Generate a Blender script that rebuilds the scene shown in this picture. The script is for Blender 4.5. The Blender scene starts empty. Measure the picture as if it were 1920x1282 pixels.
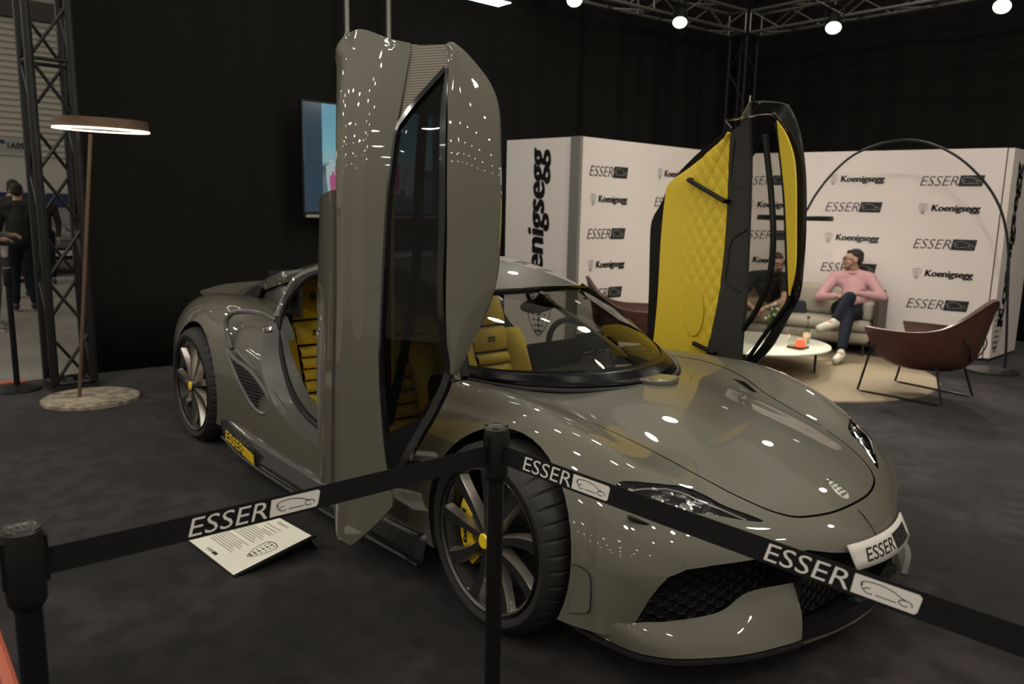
import bpy, bmesh, math, random
import numpy as np
from mathutils import Vector, Matrix
random.seed(7)
R = math.radians
SC = bpy.context.scene
COL = SC.collection

# ------------------------------------------------------------------ camera
W, H = 1920, 1282
FPX = 1453.1
CAM = np.array([2.032, -2.666, 1.533])
YAW, PITCH, ROLL = 2.41953969, -0.168170774, 0.0207523149
_fw = np.array([math.cos(PITCH)*math.cos(YAW), math.cos(PITCH)*math.sin(YAW), math.sin(PITCH)])
_r0 = np.array([math.sin(YAW), -math.cos(YAW), 0.0]); _u0 = np.cross(_r0, _fw)
_rt = math.cos(ROLL)*_r0 + math.sin(ROLL)*_u0
_up = -math.sin(ROLL)*_r0 + math.cos(ROLL)*_u0
cam_d = bpy.data.cameras.new('camera')
cam_d.sensor_width = 36.0
cam_d.lens = FPX/W*36.0
cam_d.clip_start = 0.05; cam_d.clip_end = 200
cam_d.dof.use_dof = True
cam_d.dof.focus_distance = 2.6
cam_d.dof.aperture_fstop = 4.0
cam = bpy.data.objects.new('camera', cam_d); COL.objects.link(cam)
cam.matrix_world = Matrix(((_rt[0], _up[0], -_fw[0], CAM[0]), (_rt[1], _up[1], -_fw[1], CAM[1]),
                           (_rt[2], _up[2], -_fw[2], CAM[2]), (0, 0, 0, 1)))
SC.camera = cam

def ray(px, py):
    return _fw + _rt*(px-W/2)/FPX + _up*(H/2-py)/FPX
def at(px, py, axis, val):
    """point on the plane axis=val seen at a pixel (used to lay the place out at its real depth)"""
    d = ray(px, py); a = 'xyz'.index(axis)
    return CAM + d*((val-CAM[a])/d[a])

# ------------------------------------------------------------------ world, exposure
SC.view_settings.view_transform = 'Standard'
SC.view_settings.look = 'None'
SC.view_settings.gamma = 1.0
SC.view_settings.use_curve_mapping = False
SC.view_settings.exposure = 0.0
SC.cycles.max_bounces = 7; SC.cycles.diffuse_bounces = 3; SC.cycles.glossy_bounces = 4; SC.cycles.caustics_reflective = False; SC.cycles.caustics_refractive = False
wd = bpy.data.worlds.new('hall'); SC.world = wd; wd.use_nodes = True
bg = wd.node_tree.nodes['Background']
bg.inputs[0].default_value = (0.80, 0.73, 0.62, 1); bg.inputs[1].default_value = 0.30

def lamp(kind, name, loc, energy, color=(1, .93, .82), size=.3, target=None, angle=60, blend=.5):
    l = bpy.data.lights.new(name, kind); l.energy = energy; l.color = color
    if kind == 'AREA': l.shape = 'DISK'; l.size = size
    else: l.shadow_soft_size = size
    if kind == 'SPOT': l.spot_size = R(angle); l.spot_blend = blend
    o = bpy.data.objects.new(name, l); COL.objects.link(o); o.location = loc
    if target is not None:
        o.rotation_euler = (Vector(target)-Vector(loc)).to_track_quat('-Z', 'Y').to_euler()
    return o
# ceiling lamps of the hall (high bays) and of the stand; they make the small highlights on the paint
for iy in range(5):
    for ix in range(6):
        x, y = -6.5+ix*2.9+(iy % 2)*.7, -7.5+iy*3.1
        lamp('AREA', 'hall_high_bay', (x, y, 7.6+.3*((ix*3+iy) % 3)), 24 if x > -3 else 6, (1, .95, .86), .36)
for iy in range(6):                       # the same rows carry on down the hall behind the viewer
    for ix in range(9):
        lamp('AREA', 'hall_high_bay', (-22+ix*4.6+(iy % 2)*2.2, -13-iy*6.0, 9.5), 34, (1, .95, .86), .5)
for iy in range(5):                       # rows over the aisles left of the stand
    for ix in range(8):
        lamp('AREA', 'hall_high_bay', (-10-ix*5.5+(iy % 2)*2.5, -5-iy*5.5, 7.2), 95 if ix in (1, 2) else 28, (1, .95, .86), .42)
for x, y in ((3.2, 3.6), (1.2, 4.6), (-.8, 4.9), (3.8, 1.2), (3.4, -1.6), (1.0, 2.2), (-1.6, 2.8), (.2, -3.6), (-2.4, -3.4), (2.4, -4.2)):
    lamp('AREA', 'stand_spot', (x, y, 3.75), 14, (1, .93, .8), .21, (x*.35-.4, y*.35, .4))

for loc, tgt, e in (((.5, 3.3, 4.0), (-1.7, 6.4, 1.45), 122), ((-.9, 2.6, 4.0), (-3.3, 5.4, 1.45), 95), ((-1.2, .9, 4.0), (-3.7, 3.9, 1.5), 85)):
    lamp('SPOT', 'backdrop_fill', loc, e, (1, .93, .85), .06, tgt, 62, .8)      # unseen fill spots added to brighten the white backdrop

# ------------------------------------------------------------------ materials
MATS = {}
def mat(name, col=(.5, .5, .5), rough=.5, metal=0.0, coat=0.0, coat_r=.03, emit=None, es=0.0, spec=.5, trans=0.0, ior=1.45, noise=None, alpha=1.0, sheen=0.0):
    if name in MATS: return MATS[name]
    m = bpy.data.materials.new(name); m.use_nodes = True
    nt = m.node_tree; b = nt.nodes['Principled BSDF']
    b.inputs['Base Color'].default_value = (*col, 1)
    b.inputs['Roughness'].default_value = rough
    b.inputs['Metallic'].default_value = metal
    b.inputs['Coat Weight'].default_value = coat
    b.inputs['Coat Roughness'].default_value = coat_r
    b.inputs['Specular IOR Level'].default_value = spec
    b.inputs['Transmission Weight'].default_value = trans
    b.inputs['IOR'].default_value = ior
    b.inputs['Sheen Weight'].default_value = sheen
    b.inputs['Alpha'].default_value = alpha
    if emit is not None:
        b.inputs['Emission Color'].default_value = (*emit, 1); b.inputs['Emission Strength'].default_value = es
    if noise:                       # (scale, dark colour, lo, hi, bump)
        sc_, c2, lo, hi, bump = noise
        tc = nt.nodes.new('ShaderNodeTexCoord'); nz = nt.nodes.new('ShaderNodeTexNoise')
        nz.inputs['Scale'].default_value = sc_; nz.inputs['Detail'].default_value = 5
        nt.links.new(tc.outputs['Object'], nz.inputs['Vector'])
        rp = nt.nodes.new('ShaderNodeValToRGB')
        rp.color_ramp.elements[0].position = lo; rp.color_ramp.elements[0].color = (*c2, 1)
        rp.color_ramp.elements[1].position = hi; rp.color_ramp.elements[1].color = (*col, 1)
        nt.links.new(nz.outputs['Fac'], rp.inputs['Fac']); nt.links.new(rp.outputs['Color'], b.inputs['Base Color'])
        if bump:
            bp = nt.nodes.new('ShaderNodeBump'); bp.inputs['Strength'].default_value = bump; bp.inputs['Distance'].default_value = .01
            nt.links.new(nz.outputs['Fac'], bp.inputs['Height']); nt.links.new(bp.outputs['Normal'], b.inputs['Normal'])
    MATS[name] = m
    return m
def glass(name, tint, rough=0.0, mixf=.10):
    m = bpy.data.materials.new(name); m.use_nodes = True; nt = m.node_tree; nt.nodes.clear()
    o = nt.nodes.new('ShaderNodeOutputMaterial'); t = nt.nodes.new('ShaderNodeBsdfTransparent'); g = nt.nodes.new('ShaderNodeBsdfGlossy')
    t.inputs[0].default_value = (*tint, 1); g.inputs['Roughness'].default_value = .01
    f = nt.nodes.new('ShaderNodeFresnel'); f.inputs[0].default_value = 1.5
    ge = nt.nodes.new('ShaderNodeNewGeometry'); iv = nt.nodes.new('ShaderNodeMath'); iv.operation = 'SUBTRACT'; iv.inputs[0].default_value = 1.0
    nt.links.new(ge.outputs['Backfacing'], iv.inputs[1]); ml = nt.nodes.new('ShaderNodeMath'); ml.operation = 'MULTIPLY'
    nt.links.new(f.outputs[0], ml.inputs[0]); nt.links.new(iv.outputs[0], ml.inputs[1])     # reflect on entering the pane only
    mx = nt.nodes.new('ShaderNodeMixShader'); nt.links.new(ml.outputs[0], mx.inputs[0])
    nt.links.new(t.outputs[0], mx.inputs[1]); nt.links.new(g.outputs[0], mx.inputs[2]); nt.links.new(mx.outputs[0], o.inputs[0])
    MATS[name] = m; return m

PAINT = mat('grey_paint', (.118, .109, .083), .45, 0, 1.0, .02, spec=.2)
PAINT2 = mat('jamb_paint', (.105, .104, .094), .30, 0, 1.0, .03)
CARBON = mat('carbon', (.018, .018, .018), .30, 0, .8, .05)
RUBBER = mat('rubber', (.017, .016, .015), .62)
BLACK = mat('black_plastic', (.010, .010, .0095), .45, spec=.3)
BLACKG = mat('black_gloss', (.008, .008, .008), .14, 0, .4, .03, spec=.4)
VOID = mat('black_lining', (.008, .008, .008), .8)
YEL = mat('yellow_leather', (.78, .56, .045), .48)
YELP = mat('yellow_panel', (.80, .58, .045), .5)
CALY = mat('yellow_caliper', (.86, .60, .02), .35, 0, .5)
SILVER = mat('machined_metal', (.62, .57, .51), .30, .9)
CHROME = mat('chrome', (.75, .73, .70), .09, 1.0)
DKMETAL = mat('dark_metal', (.09, .085, .08), .35, .8)
WHITE = mat('white_print', (.78, .74, .69), .55)
WHITEP = mat('white_panel', (.80, .72, .665), .55)
PRINTBLK = mat('print_black', (.016, .015, .015), .5)
PRINTGRY = mat('print_grey', (.06, .058, .055), .5)
PANEG = glass('windscreen_glass', (.70, .70, .66))
PANED = glass('tinted_glass', (.24, .24, .23))

# ------------------------------------------------------------------ mesh helpers
def tag(o, label=None, cat=None, group=None, kind=None):
    if label: o['label'] = label
    if cat: o['category'] = cat
    if group: o['group'] = group
    if kind: o['kind'] = kind
    return o
def empty(name, loc=(0, 0, 0), rz=0.0, parent=None):
    o = bpy.data.objects.new(name, None); COL.objects.link(o); o.location = loc; o.rotation_euler = (0, 0, rz)
    o.empty_display_size = .05
    if parent: o.parent = parent
    return o
def mk(name, vf, m, parent=None, smooth=True, sharp=35):
    v, f = vf
    me = bpy.data.meshes.new(name)
    me.from_pydata([tuple(map(float, p)) for p in v], [], [tuple(map(int, q)) for q in f])
    me.validate()
    bm = bmesh.new(); bm.from_mesh(me); bmesh.ops.recalc_face_normals(bm, faces=bm.faces); bm.to_mesh(me); bm.free()
    for mm in (m if isinstance(m, (list, tuple)) else [m]): me.materials.append(mm)
    if smooth:
        me.polygons.foreach_set('use_smooth', [True]*len(me.polygons))
        me.set_sharp_from_angle(angle=R(sharp))
    o = bpy.data.objects.new(name, me); COL.objects.link(o)
    if parent is not None: o.parent = parent
    return o
def linkmesh(name, me, parent=None, loc=(0, 0, 0), rot=(0, 0, 0), scale=(1, 1, 1)):
    o = bpy.data.objects.new(name, me); COL.objects.link(o); o.location = loc; o.rotation_euler = rot; o.scale = scale
    if parent is not None: o.parent = parent
    return o
def solid(o, th, offset=-1.0):
    """give a surface real thickness"""
    md = o.modifiers.new('thickness', 'SOLIDIFY'); md.thickness = th; md.offset = offset; md.use_even_offset = False
    bake(o); return o
def bevel(o, w, seg=2, ang=40):
    md = o.modifiers.new('bevel', 'BEVEL'); md.width = w; md.segments = seg; md.limit_method = 'ANGLE'; md.angle_limit = R(ang)
    bake(o); return o
def subsurf(o, n=2):
    md = o.modifiers.new('sub', 'SUBSURF'); md.levels = n; md.render_levels = n
    bake(o); return o
def bake(o):
    dg = bpy.context.evaluated_depsgraph_get(); dg.update()
    me = bpy.data.meshes.new_from_object(o.evaluated_get(dg)); old = o.data
    o.modifiers.clear(); o.data = me; me.name = o.name
    if old.users == 0: bpy.data.meshes.remove(old)
def boolean(o, cutter, op='DIFFERENCE', keep=False):
    md = o.modifiers.new('b', 'BOOLEAN'); md.object = cutter; md.operation = op; md.solver = 'EXACT'
    try: md.material_mode = 'TRANSFER'
    except Exception: pass
    bake(o)
    if not keep:
        me = cutter.data; bpy.data.objects.remove(cutter); bpy.data.meshes.remove(me)
    return o
def resmooth(o, a=32):
    me = o.data; me.polygons.foreach_set('use_smooth', [True]*len(me.polygons)); me.set_sharp_from_angle(angle=R(a)); return o
def add(*parts):
    V, F, n = [], [], 0
    for v, f in parts:
        V += [tuple(p) for p in v]; F += [tuple(i+n for i in q) for q in f]; n += len(v)
    return V, F
def xf(vf, M):
    v, f = vf; M = Matrix(M) if not isinstance(M, Matrix) else M
    return [tuple(M @ Vector(p)) for p in v], f
def T(x, y, z): return Matrix.Translation((x, y, z))
def RZ(a): return Matrix.Rotation(a, 4, 'Z')
def RX(a): return Matrix.Rotation(a, 4, 'X')
def RY(a): return Matrix.Rotation(a, 4, 'Y')
def box(x0, x1, y0, y1, z0, z1):
    v = [(x0, y0, z0), (x1, y0, z0), (x1, y1, z0), (x0, y1, z0), (x0, y0, z1), (x1, y0, z1), (x1, y1, z1), (x0, y1, z1)]
    return v, [(0, 3, 2, 1), (4, 5, 6, 7), (0, 1, 5, 4), (1, 2, 6, 5), (2, 3, 7, 6), (3, 0, 4, 7)]
def grid(P, cu=False, cv=False):
    P = np.asarray(P, float); a, b = P.shape[:2]; v = P.reshape(-1, 3); f = []
    for i in range(a-(0 if cu else 1)):
        for j in range(b-(0 if cv else 1)):
            i2, j2 = (i+1) % a, (j+1) % b
            f.append((i*b+j, i*b+j2, i2*b+j2, i2*b+j))
    return v.tolist(), f
def lathe(prof, n=32, axis='Z', caps=False):
    """prof: list of (r, h)"""
    P = []
    for k in range(n):
        a = 2*math.pi*k/n; c, s = math.cos(a), math.sin(a)
        P.append([(r*c, r*s, h) for r, h in prof])
    v, f = grid(P, cu=True)
    if caps:
        m = len(prof)
        f = f + [tuple(k*m for k in range(n)), tuple(k*m+m-1 for k in reversed(range(n)))]
    if axis == 'Y': v = [(x, z, y) for x, y, z in v]
    if axis == 'X': v = [(z, x, y) for x, y, z in v]
    return v, f
def frames(pts):
    pts = [Vector(p) for p in pts]; n = len(pts); out = []
    tn = [(pts[min(i+1, n-1)]-pts[max(i-1, 0)]).normalized() for i in range(n)]
    up = Vector((0, 0, 1)) if abs(tn[0].z) < .9 else Vector((1, 0, 0))
    s = tn[0].cross(up).normalized(); 
    for i in range(n):
        s = (s-tn[i]*s.dot(tn[i])).normalized(); out.append((pts[i], s, tn[i].cross(s)))
    return out
def tube(pts, r, n=8, caps=True):
    rs = r if isinstance(r, (list, tuple, np.ndarray)) else [r]*len(pts)
    P = []
    for (p, s, u), q in zip(frames(pts), rs):
        P.append([tuple(p+s*(q*math.cos(2*math.pi*k/n))+u*(q*math.sin(2*math.pi*k/n))) for k in range(n)])
    v, f = grid(P, cv=True)
    if caps: m = len(pts); f = f+[tuple(range(n))[::-1], tuple((m-1)*n+k for k in range(n))]
    return v, f
def sweep(pts, sec, ups=None):
    """closed 2-D section swept along a path; ups: one up vector for all"""
    P = []
    n = len(pts); pv = [Vector(p) for p in pts]
    for i in range(n):
        t = (pv[min(i+1, n-1)]-pv[max(i-1, 0)]).normalized(); u = Vector(ups); s = t.cross(u).normalized(); u2 = s.cross(t)
        P.append([tuple(pv[i]+s*a+u2*b) for a, b in sec])
    v, f = grid(P, cv=True); m = len(sec)
    return v, f+[tuple(range(m))[::-1], tuple((n-1)*m+k for k in range(m))]
def prism(poly, a, b, axis='y'):
    """polygon in the two other axes extruded between a and b along axis"""
    n = len(poly); v = []
    for h in (a, b):
        for p, q in poly:
            v.append({'y': (p, h, q), 'x': (h, p, q), 'z': (p, q, h)}[axis])
    f = [tuple(range(n)), tuple(range(2*n-1, n-1, -1))]+[(i, (i+1) % n, n+(i+1) % n, n+i) for i in range(n)]
    return v, f
def cr(pts, n=8, closed=False):
    """Catmull-Rom through points (any dimension)"""
    P = np.asarray(pts, float)
    P = np.vstack([P[-1], P, P[0], P[1]]) if closed else np.vstack([2*P[0]-P[1], P, 2*P[-1]-P[-2]])
    out = []
    for i in range(1, len(P)-2):
        a, b, c, d = P[i-1], P[i], P[i+1], P[i+2]
        for k in range(n):
            t = k/n
            out.append(.5*((2*b)+(-a+c)*t+(2*a-5*b+4*c-d)*t*t+(-a+3*b-3*c+d)*t**3))
    if not closed: out.append(P[-2])
    return np.array(out)
def bmatrix(n, m):
    """cubic B-spline basis through n controls with phantom ends -> (m, n+2)"""
    Bm = np.zeros((m, n+2))
    for k, t in enumerate(np.linspace(0, n-1, m)):
        i = min(int(t), n-2); u = t-i
        Bm[k, i:i+4] += [(1-u)**3/6, (3*u**3-6*u*u+4)/6, (-3*u**3+3*u*u+3*u+1)/6, u**3/6]
    return Bm
def bsurf(net, mi, mj, sym=False):
    N = np.asarray(net, float)
    N = np.concatenate([(2*N[:1]-N[1:2]), N, (2*N[-1:]-N[-2:-1])], 0)
    if sym: first = N[:, 1:2]*np.array([1, -1, 1])
    else: first = 2*N[:, :1]-N[:, 1:2]
    N = np.concatenate([first, N, 2*N[:, -1:]-N[:, -2:-1]], 1)
    A = bmatrix(N.shape[0]-2, mi); B = bmatrix(N.shape[1]-2, mj)
    return np.einsum('ai,ijk,bj->abk', A, N, B)
def copytree(o, parent=None):
    c = o.copy(); COL.objects.link(c); c.parent = parent
    for ch in list(o.children): copytree(ch, c)
    return c
_txt = {}
def text_mesh(s, size=1.0, shear=0.0, bold=0.0, ext=.002, space=1.0, key=None):
    """flat lettering as a mesh in the XY plane, centred; width returned"""
    k = (s, size, shear, bold, ext, space)
    if k in _txt: return _txt[k]
    cu = bpy.data.curves.new('t', 'FONT'); cu.body = s; cu.size = size; cu.shear = shear; cu.offset = bold; cu.extrude = ext
    cu.space_character = space; cu.align_x = 'CENTER'; cu.align_y = 'CENTER'; cu.resolution_u = 3
    o = bpy.data.objects.new('t', cu); COL.objects.link(o)
    dg = bpy.context.evaluated_depsgraph_get(); dg.update()
    me = bpy.data.meshes.new_from_object(o.evaluated_get(dg))
    v = [tuple(x.co) for x in me.vertices]; f = [tuple(p.vertices) for p in me.polygons]
    bpy.data.objects.remove(o); bpy.data.curves.remove(cu); bpy.data.meshes.remove(me)
    _txt[k] = (v, f); return v, f
def fit_box(vf, w, h):
    v = np.array(vf[0]); lo, hi = v.min(0), v.max(0); c = (lo+hi)/2; s = np.array([w/(hi[0]-lo[0]), h/(hi[1]-lo[1]), 1.0])
    v = (v-[c[0], c[1], 0])*s
    return v.tolist(), vf[1]
# ================================================================== THE PLACE
CARPET = mat('dark_carpet', (.0285, .0216, .0218), .95, spec=.12, noise=(1.3, (.0075, .0057, .0058), .42, .60, 0))
nt = CARPET.node_tree; b_ = nt.nodes['Principled BSDF']
n2 = nt.nodes.new('ShaderNodeTexNoise'); n2.inputs['Scale'].default_value = 7.5; n2.inputs['Detail'].default_value = 3
n3 = nt.nodes.new('ShaderNodeTexNoise'); n3.inputs['Scale'].default_value = 420
tc = nt.nodes.new('ShaderNodeTexCoord'); nt.links.new(tc.outputs['Object'], n2.inputs['Vector']); nt.links.new(tc.outputs['Object'], n3.inputs['Vector'])
src = b_.inputs['Base Color'].links[0].from_socket
r2 = nt.nodes.new('ShaderNodeValToRGB'); r2.color_ramp.elements[0].position = .41; r2.color_ramp.elements[0].color = (.20, .20, .20, 1); r2.color_ramp.elements[1].position = .555
nt.links.new(n2.outputs['Fac'], r2.inputs[0])
mx = nt.nodes.new('ShaderNodeMixRGB'); mx.blend_type = 'MULTIPLY'; mx.inputs[0].default_value = .8; nt.links.new(src, mx.inputs[1]); nt.links.new(r2.outputs[0], mx.inputs[2])
nt.links.new(mx.outputs[0], b_.inputs['Base Color'])
bp = nt.nodes.new('ShaderNodeBump'); bp.inputs['Strength'].default_value = .5; bp.inputs['Distance'].default_value = .004
nt.links.new(n3.outputs['Fac'], bp.inputs['Height']); nt.links.new(bp.outputs['Normal'], b_.inputs['Normal'])
b_.inputs['Sheen Weight'].default_value = .12
fl = mk('floor', box(-5.62, 6, -7, 12, -.05, 0), CARPET, None, False); tag(fl, 'dark carpet of the stand', kind='structure')
HALLF = mat('hall_concrete', (.27, .245, .21), .6, noise=(.8, (.17, .155, .135), .3, .7, 0))
tag(mk('floor', box(-30, -5.62, -16, 12, -.05, -.004), HALLF, None, False), 'grey hall floor beyond the stand', kind='structure')
tag(mk('trim_1', box(-5.66, -5.58, -7, -1.5, -.004, .008), mat('orange_tape', (.55, .13, .06), .6), None, False), 'orange edge strip of the carpet', kind='structure')
CLOTH = mat('black_drape', (.0125, .0118, .0105), .9, spec=.15)
def drape(name, p0, p1, z0, z1, label, folds=9.0, amp=.035, seed=1, seams=()):
    p0, p1 = np.array(p0, float), np.array(p1, float); L_ = np.linalg.norm(p1-p0); d = (p1-p0)/L_; nrm = np.array([d[1], -d[0]])
    rnd = np.random.RandomState(seed); ph = rnd.rand(5)*6.28
    n = int(L_*26); rows_ = []
    for z in np.linspace(z0, z1, 10):
        row = []
        for k in range(n+1):
            t = L_*k/n; q = (z-z0)/(z1-z0)
            w = amp*(math.sin(t*folds+ph[0])*.5+math.sin(t*folds*.37+ph[1])*.6+.35*math.sin(t*folds*2.3+ph[2]+q))*(1-.35*q)
            p = p0+d*t+nrm*w; row.append((p[0], p[1], z))
        rows_.append(row)
    o = mk(name, grid(rows_), CLOTH); solid(o, .01, 0); tag(o, label, kind='structure'); return o
drape('wall_left', (-5.62, -.98), (-5.62, 5.2), .0, 7.2, 'black molton drape behind the car', 7, .03, 2)
drape('wall_back', (-5.62, 5.2), (-5.25, 8.75), .0, 7.2, 'black molton drape left of the corner truss', 8, .045, 3)
drape('wall_right', (-5.25, 8.75), (6.0, 8.95), .0, 7.2, 'black molton drape behind the lounge', 6, .03, 4)
# ---- hall seen past the left edge
SHUT = mat('shutter_metal', (.60, .56, .48), .5, .2)
HWALL = mat('hall_wall', (.55, .51, .44), .7)
hw = mk('wall_hall', box(-21.3, -21, -12, 6, 0, 12), HWALL, None, False); tag(hw, 'pale far wall of the hall', kind='structure')
def slats(z0, z1, n, y0, y1):
    proto = box(0, .05, y0, y1, -.5*(z1-z0)/n*.62, .5*(z1-z0)/n*.62)
    first = None
    for k in range(n):
        z = z0+(z1-z0)*(k+.5)/n
        if first is None: first = mk('slat', proto, SHUT, hw, False); first.location = (-21.0, 0, z)
        else: linkmesh('slat', first.data, hw, (-21.0, 0, z))
slats(2.6, 6.2, 24, -8, 2.5); slats(8.0, 11.0, 18, -8, 2.5)
mk('white_band', box(-21, -20.9, -10, 4, 6.35, 7.6), mat('band_white', (.42, .42, .38), .6), hw, False)
mk('dark_band', box(-21, -20.85, -10, 4, 5.9, 6.33), mat('band_dark', (.08, .075, .065), .7), hw, False)
mk('blue_band', box(-21, -20.9, -10, 4, 1.38, 1.72), mat('band_blue', (.02, .035, .11), .5), hw, False)
mk('lower_band', box(-21, -20.92, -10, 4, .0, 1.36), mat('band_low', (.30, .285, .25), .6), hw, False)
sg = mk('hall_sign', box(-13.02, -13, -.62, -.04, 2.27, 2.53), mat('sign_face', (.42, .42, .41), .5), None, False)
tag(sg, 'pale hall sign reading 1A09 hanging left of the truss', 'sign')
mk('sign_lettering', xf(fit_box(text_mesh('1A09', 1, 0, .01), .235, .10), T(-12.985, -.23, 2.40) @ RZ(R(90)) @ RX(R(90))), PRINTBLK, sg, False)
mk('sign_pictogram', box(-12.99, -12.985, -.45, -.385, 2.43, 2.48), mat('picto_blue', (.03, .05, .15), .5), sg, False)
mk('sign_wire', add(tube([(-13.01, -.58, 2.53), (-13.01, -.58, 8)], .006, 5), tube([(-13.01, -.08, 2.53), (-13.01, -.08, 8)], .006, 5)), DKMETAL, sg)
# ================================================================== THE CAR (x forward, y to its left, front axle at x=0)
CAR = empty('sports_car', (0, 0, 0))
tag(CAR, 'glossy grey sports car with both doors swung up and yellow interior', 'car')
NET = [ 
 [(.935,0,.20),(.93,.16,.20),(.895,.31,.20),(.84,.45,.20),(.79,.55,.20),(.745,.63,.20),(.70,.70,.20),(.665,.76,.20),(.63,.81,.20),(.60,.855,.20)],
 [(.985,0,.33),(.965,.17,.33),(.92,.32,.33),(.86,.47,.33),(.81,.58,.335),(.76,.68,.335),(.705,.76,.32),(.645,.825,.30),(.585,.88,.26),(.535,.915,.20)],
 [(.985,0,.425),(.962,.17,.43),(.91,.33,.435),(.85,.48,.44),(.795,.60,.445),(.735,.70,.45),(.67,.79,.44),(.60,.855,.40),(.53,.91,.32),(.475,.935,.20)],
 [(.90,0,.505),(.885,.16,.507),(.84,.32,.512),(.785,.46,.522),(.73,.58,.537),(.665,.695,.547),(.60,.795,.53),(.53,.88,.475),(.46,.935,.37),(.42,.955,.20)],
 [(.77,0,.590),(.762,.17,.590),(.725,.345,.580),(.68,.475,.58),(.63,.59,.605),(.56,.70,.633),(.485,.81,.615),(.43,.90,.54),(.39,.955,.41),(.37,.965,.20)],
 [(.53,0,.685),(.525,.19,.682),(.50,.37,.655),(.47,.49,.65),(.44,.60,.68),(.39,.71,.725),(.335,.82,.705),(.30,.92,.61),(.285,.97,.45),(.28,.975,.20)],
 [(.26,0,.750),(.255,.20,.745),(.24,.39,.71),(.22,.51,.71),(.20,.61,.74),(.18,.72,.782),(.16,.83,.768),(.145,.93,.68),(.14,.985,.50),(.14,.985,.20)],
 [(.05,0,.785),(.05,.21,.780),(.04,.41,.745),(.03,.53,.753),(.02,.63,.782),(.01,.73,.815),(.0,.835,.795),(.0,.935,.70),(.0,.995,.50),(.0,.99,.20)],
 [(-.12,0,.80),(-.12,.22,.795),(-.13,.43,.767),(-.14,.55,.780),(-.14,.64,.800),(-.15,.73,.822),(-.15,.825,.797),(-.15,.925,.70),(-.15,.985,.50),(-.15,.98,.20)],
 [(-.40,0,.80),(-.40,.24,.80),(-.40,.45,.785),(-.40,.56,.797),(-.40,.64,.810),(-.40,.72,.818),(-.40,.81,.79),(-.40,.905,.69),(-.40,.965,.50),(-.40,.96,.20)],
 [(-.80,0,.80),(-.80,.24,.80),(-.80,.45,.795),(-.80,.56,.80),(-.80,.64,.81),(-.80,.71,.81),(-.80,.79,.78),(-.80,.89,.68),(-.80,.95,.50),(-.80,.945,.20)],
 [(-1.4,0,.80),(-1.4,.24,.80),(-1.4,.45,.80),(-1.4,.56,.80),(-1.4,.64,.80),(-1.4,.71,.80),(-1.4,.78,.77),(-1.4,.88,.67),(-1.4,.945,.50),(-1.4,.945,.20)],
 [(-1.9,0,.84),(-1.9,.24,.84),(-1.9,.45,.84),(-1.9,.56,.84),(-1.9,.65,.84),(-1.9,.73,.83),(-1.9,.80,.80),(-1.9,.89,.69),(-1.9,.945,.50),(-1.9,.945,.20)],
 [(-2.3,0,.90),(-2.3,.24,.90),(-2.3,.45,.90),(-2.3,.57,.90),(-2.3,.67,.905),(-2.3,.76,.905),(-2.3,.85,.87),(-2.3,.93,.74),(-2.3,.965,.50),(-2.3,.955,.20)],
 [(-2.65,0,.93),(-2.65,.24,.93),(-2.65,.45,.93),(-2.65,.57,.935),(-2.65,.67,.945),(-2.65,.77,.95),(-2.65,.87,.91),(-2.65,.955,.78),(-2.65,.99,.52),(-2.65,.975,.20)],
 [(-3.0,0,.94),(-3.0,.24,.94),(-3.0,.45,.94),(-3.0,.57,.94),(-3.0,.67,.955),(-3.0,.77,.96),(-3.0,.87,.92),(-3.0,.965,.79),(-3.0,1.0,.52),(-3.0,.99,.20)],
 [(-3.35,0,.92),(-3.35,.24,.92),(-3.35,.45,.92),(-3.35,.56,.92),(-3.35,.66,.93),(-3.35,.755,.935),(-3.35,.85,.89),(-3.35,.94,.76),(-3.35,.975,.52),(-3.35,.96,.20)],
 [(-3.62,0,.87),(-3.62,.24,.87),(-3.62,.44,.87),(-3.62,.54,.87),(-3.62,.63,.875),(-3.62,.72,.87),(-3.62,.80,.82),(-3.62,.88,.70),(-3.62,.91,.50),(-3.60,.90,.22)],
 [(-3.86,0,.80),(-3.86,.24,.80),(-3.86,.42,.80),(-3.85,.52,.80),(-3.84,.60,.79),(-3.83,.68,.77),(-3.82,.74,.72),(-3.81,.80,.62),(-3.80,.83,.48),(-3.78,.82,.25)],
 [(-3.95,0,.55),(-3.95,.22,.55),(-3.94,.38,.55),(-3.93,.47,.55),(-3.92,.55,.54),(-3.90,.61,.53),(-3.88,.67,.50),(-3.87,.72,.45),(-3.86,.75,.36),(-3.85,.74,.25)],
 [(-3.90,0,.25),(-3.90,.2,.25),(-3.89,.34,.25),(-3.88,.42,.25),(-3.87,.49,.25),(-3.86,.55,.25),(-3.85,.60,.25),(-3.84,.64,.25),(-3.83,.67,.25),(-3.82,.70,.25)],
]
def body_solid(name, m, ni=150, nj=44):
    S = bsurf(NET, ni, nj, sym=True)                       # half, y >= 0
    S[:, 0, 1] = 0
    full = np.concatenate([S[:, :0:-1]*[1, 1, 1], S*[1, -1, 1]], 1)     # left ... centre ... right
    v, f = grid(full); n = len(v); a, b = full.shape[:2]
    loop = [j for j in range(b)]+[i*b+b-1 for i in range(1, a)]+[(a-1)*b+j for j in range(b-2, -1, -1)]+[i*b for i in range(a-2, 0, -1)]
    v.append((-1.5, 0, .18))
    f += [(loop[k], n, loop[(k+1) % len(loop)]) for k in range(len(loop))]
    return mk(name, (v, f), m, None, True, 60)
BODY = body_solid('body_shell', [PAINT])
def cutter(vf, m): return mk('cutter', vf, m, None, False)
def circle(cx, cz, r, n=48): return [(cx+r*math.cos(2*math.pi*k/n), cz+r*math.sin(2*math.pi*k/n)) for k in range(n)]
FWX, FWZ, FWR = 0.0, .355, .355
RWX, RWZ, RWR = -3.0, .375, .375
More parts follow.
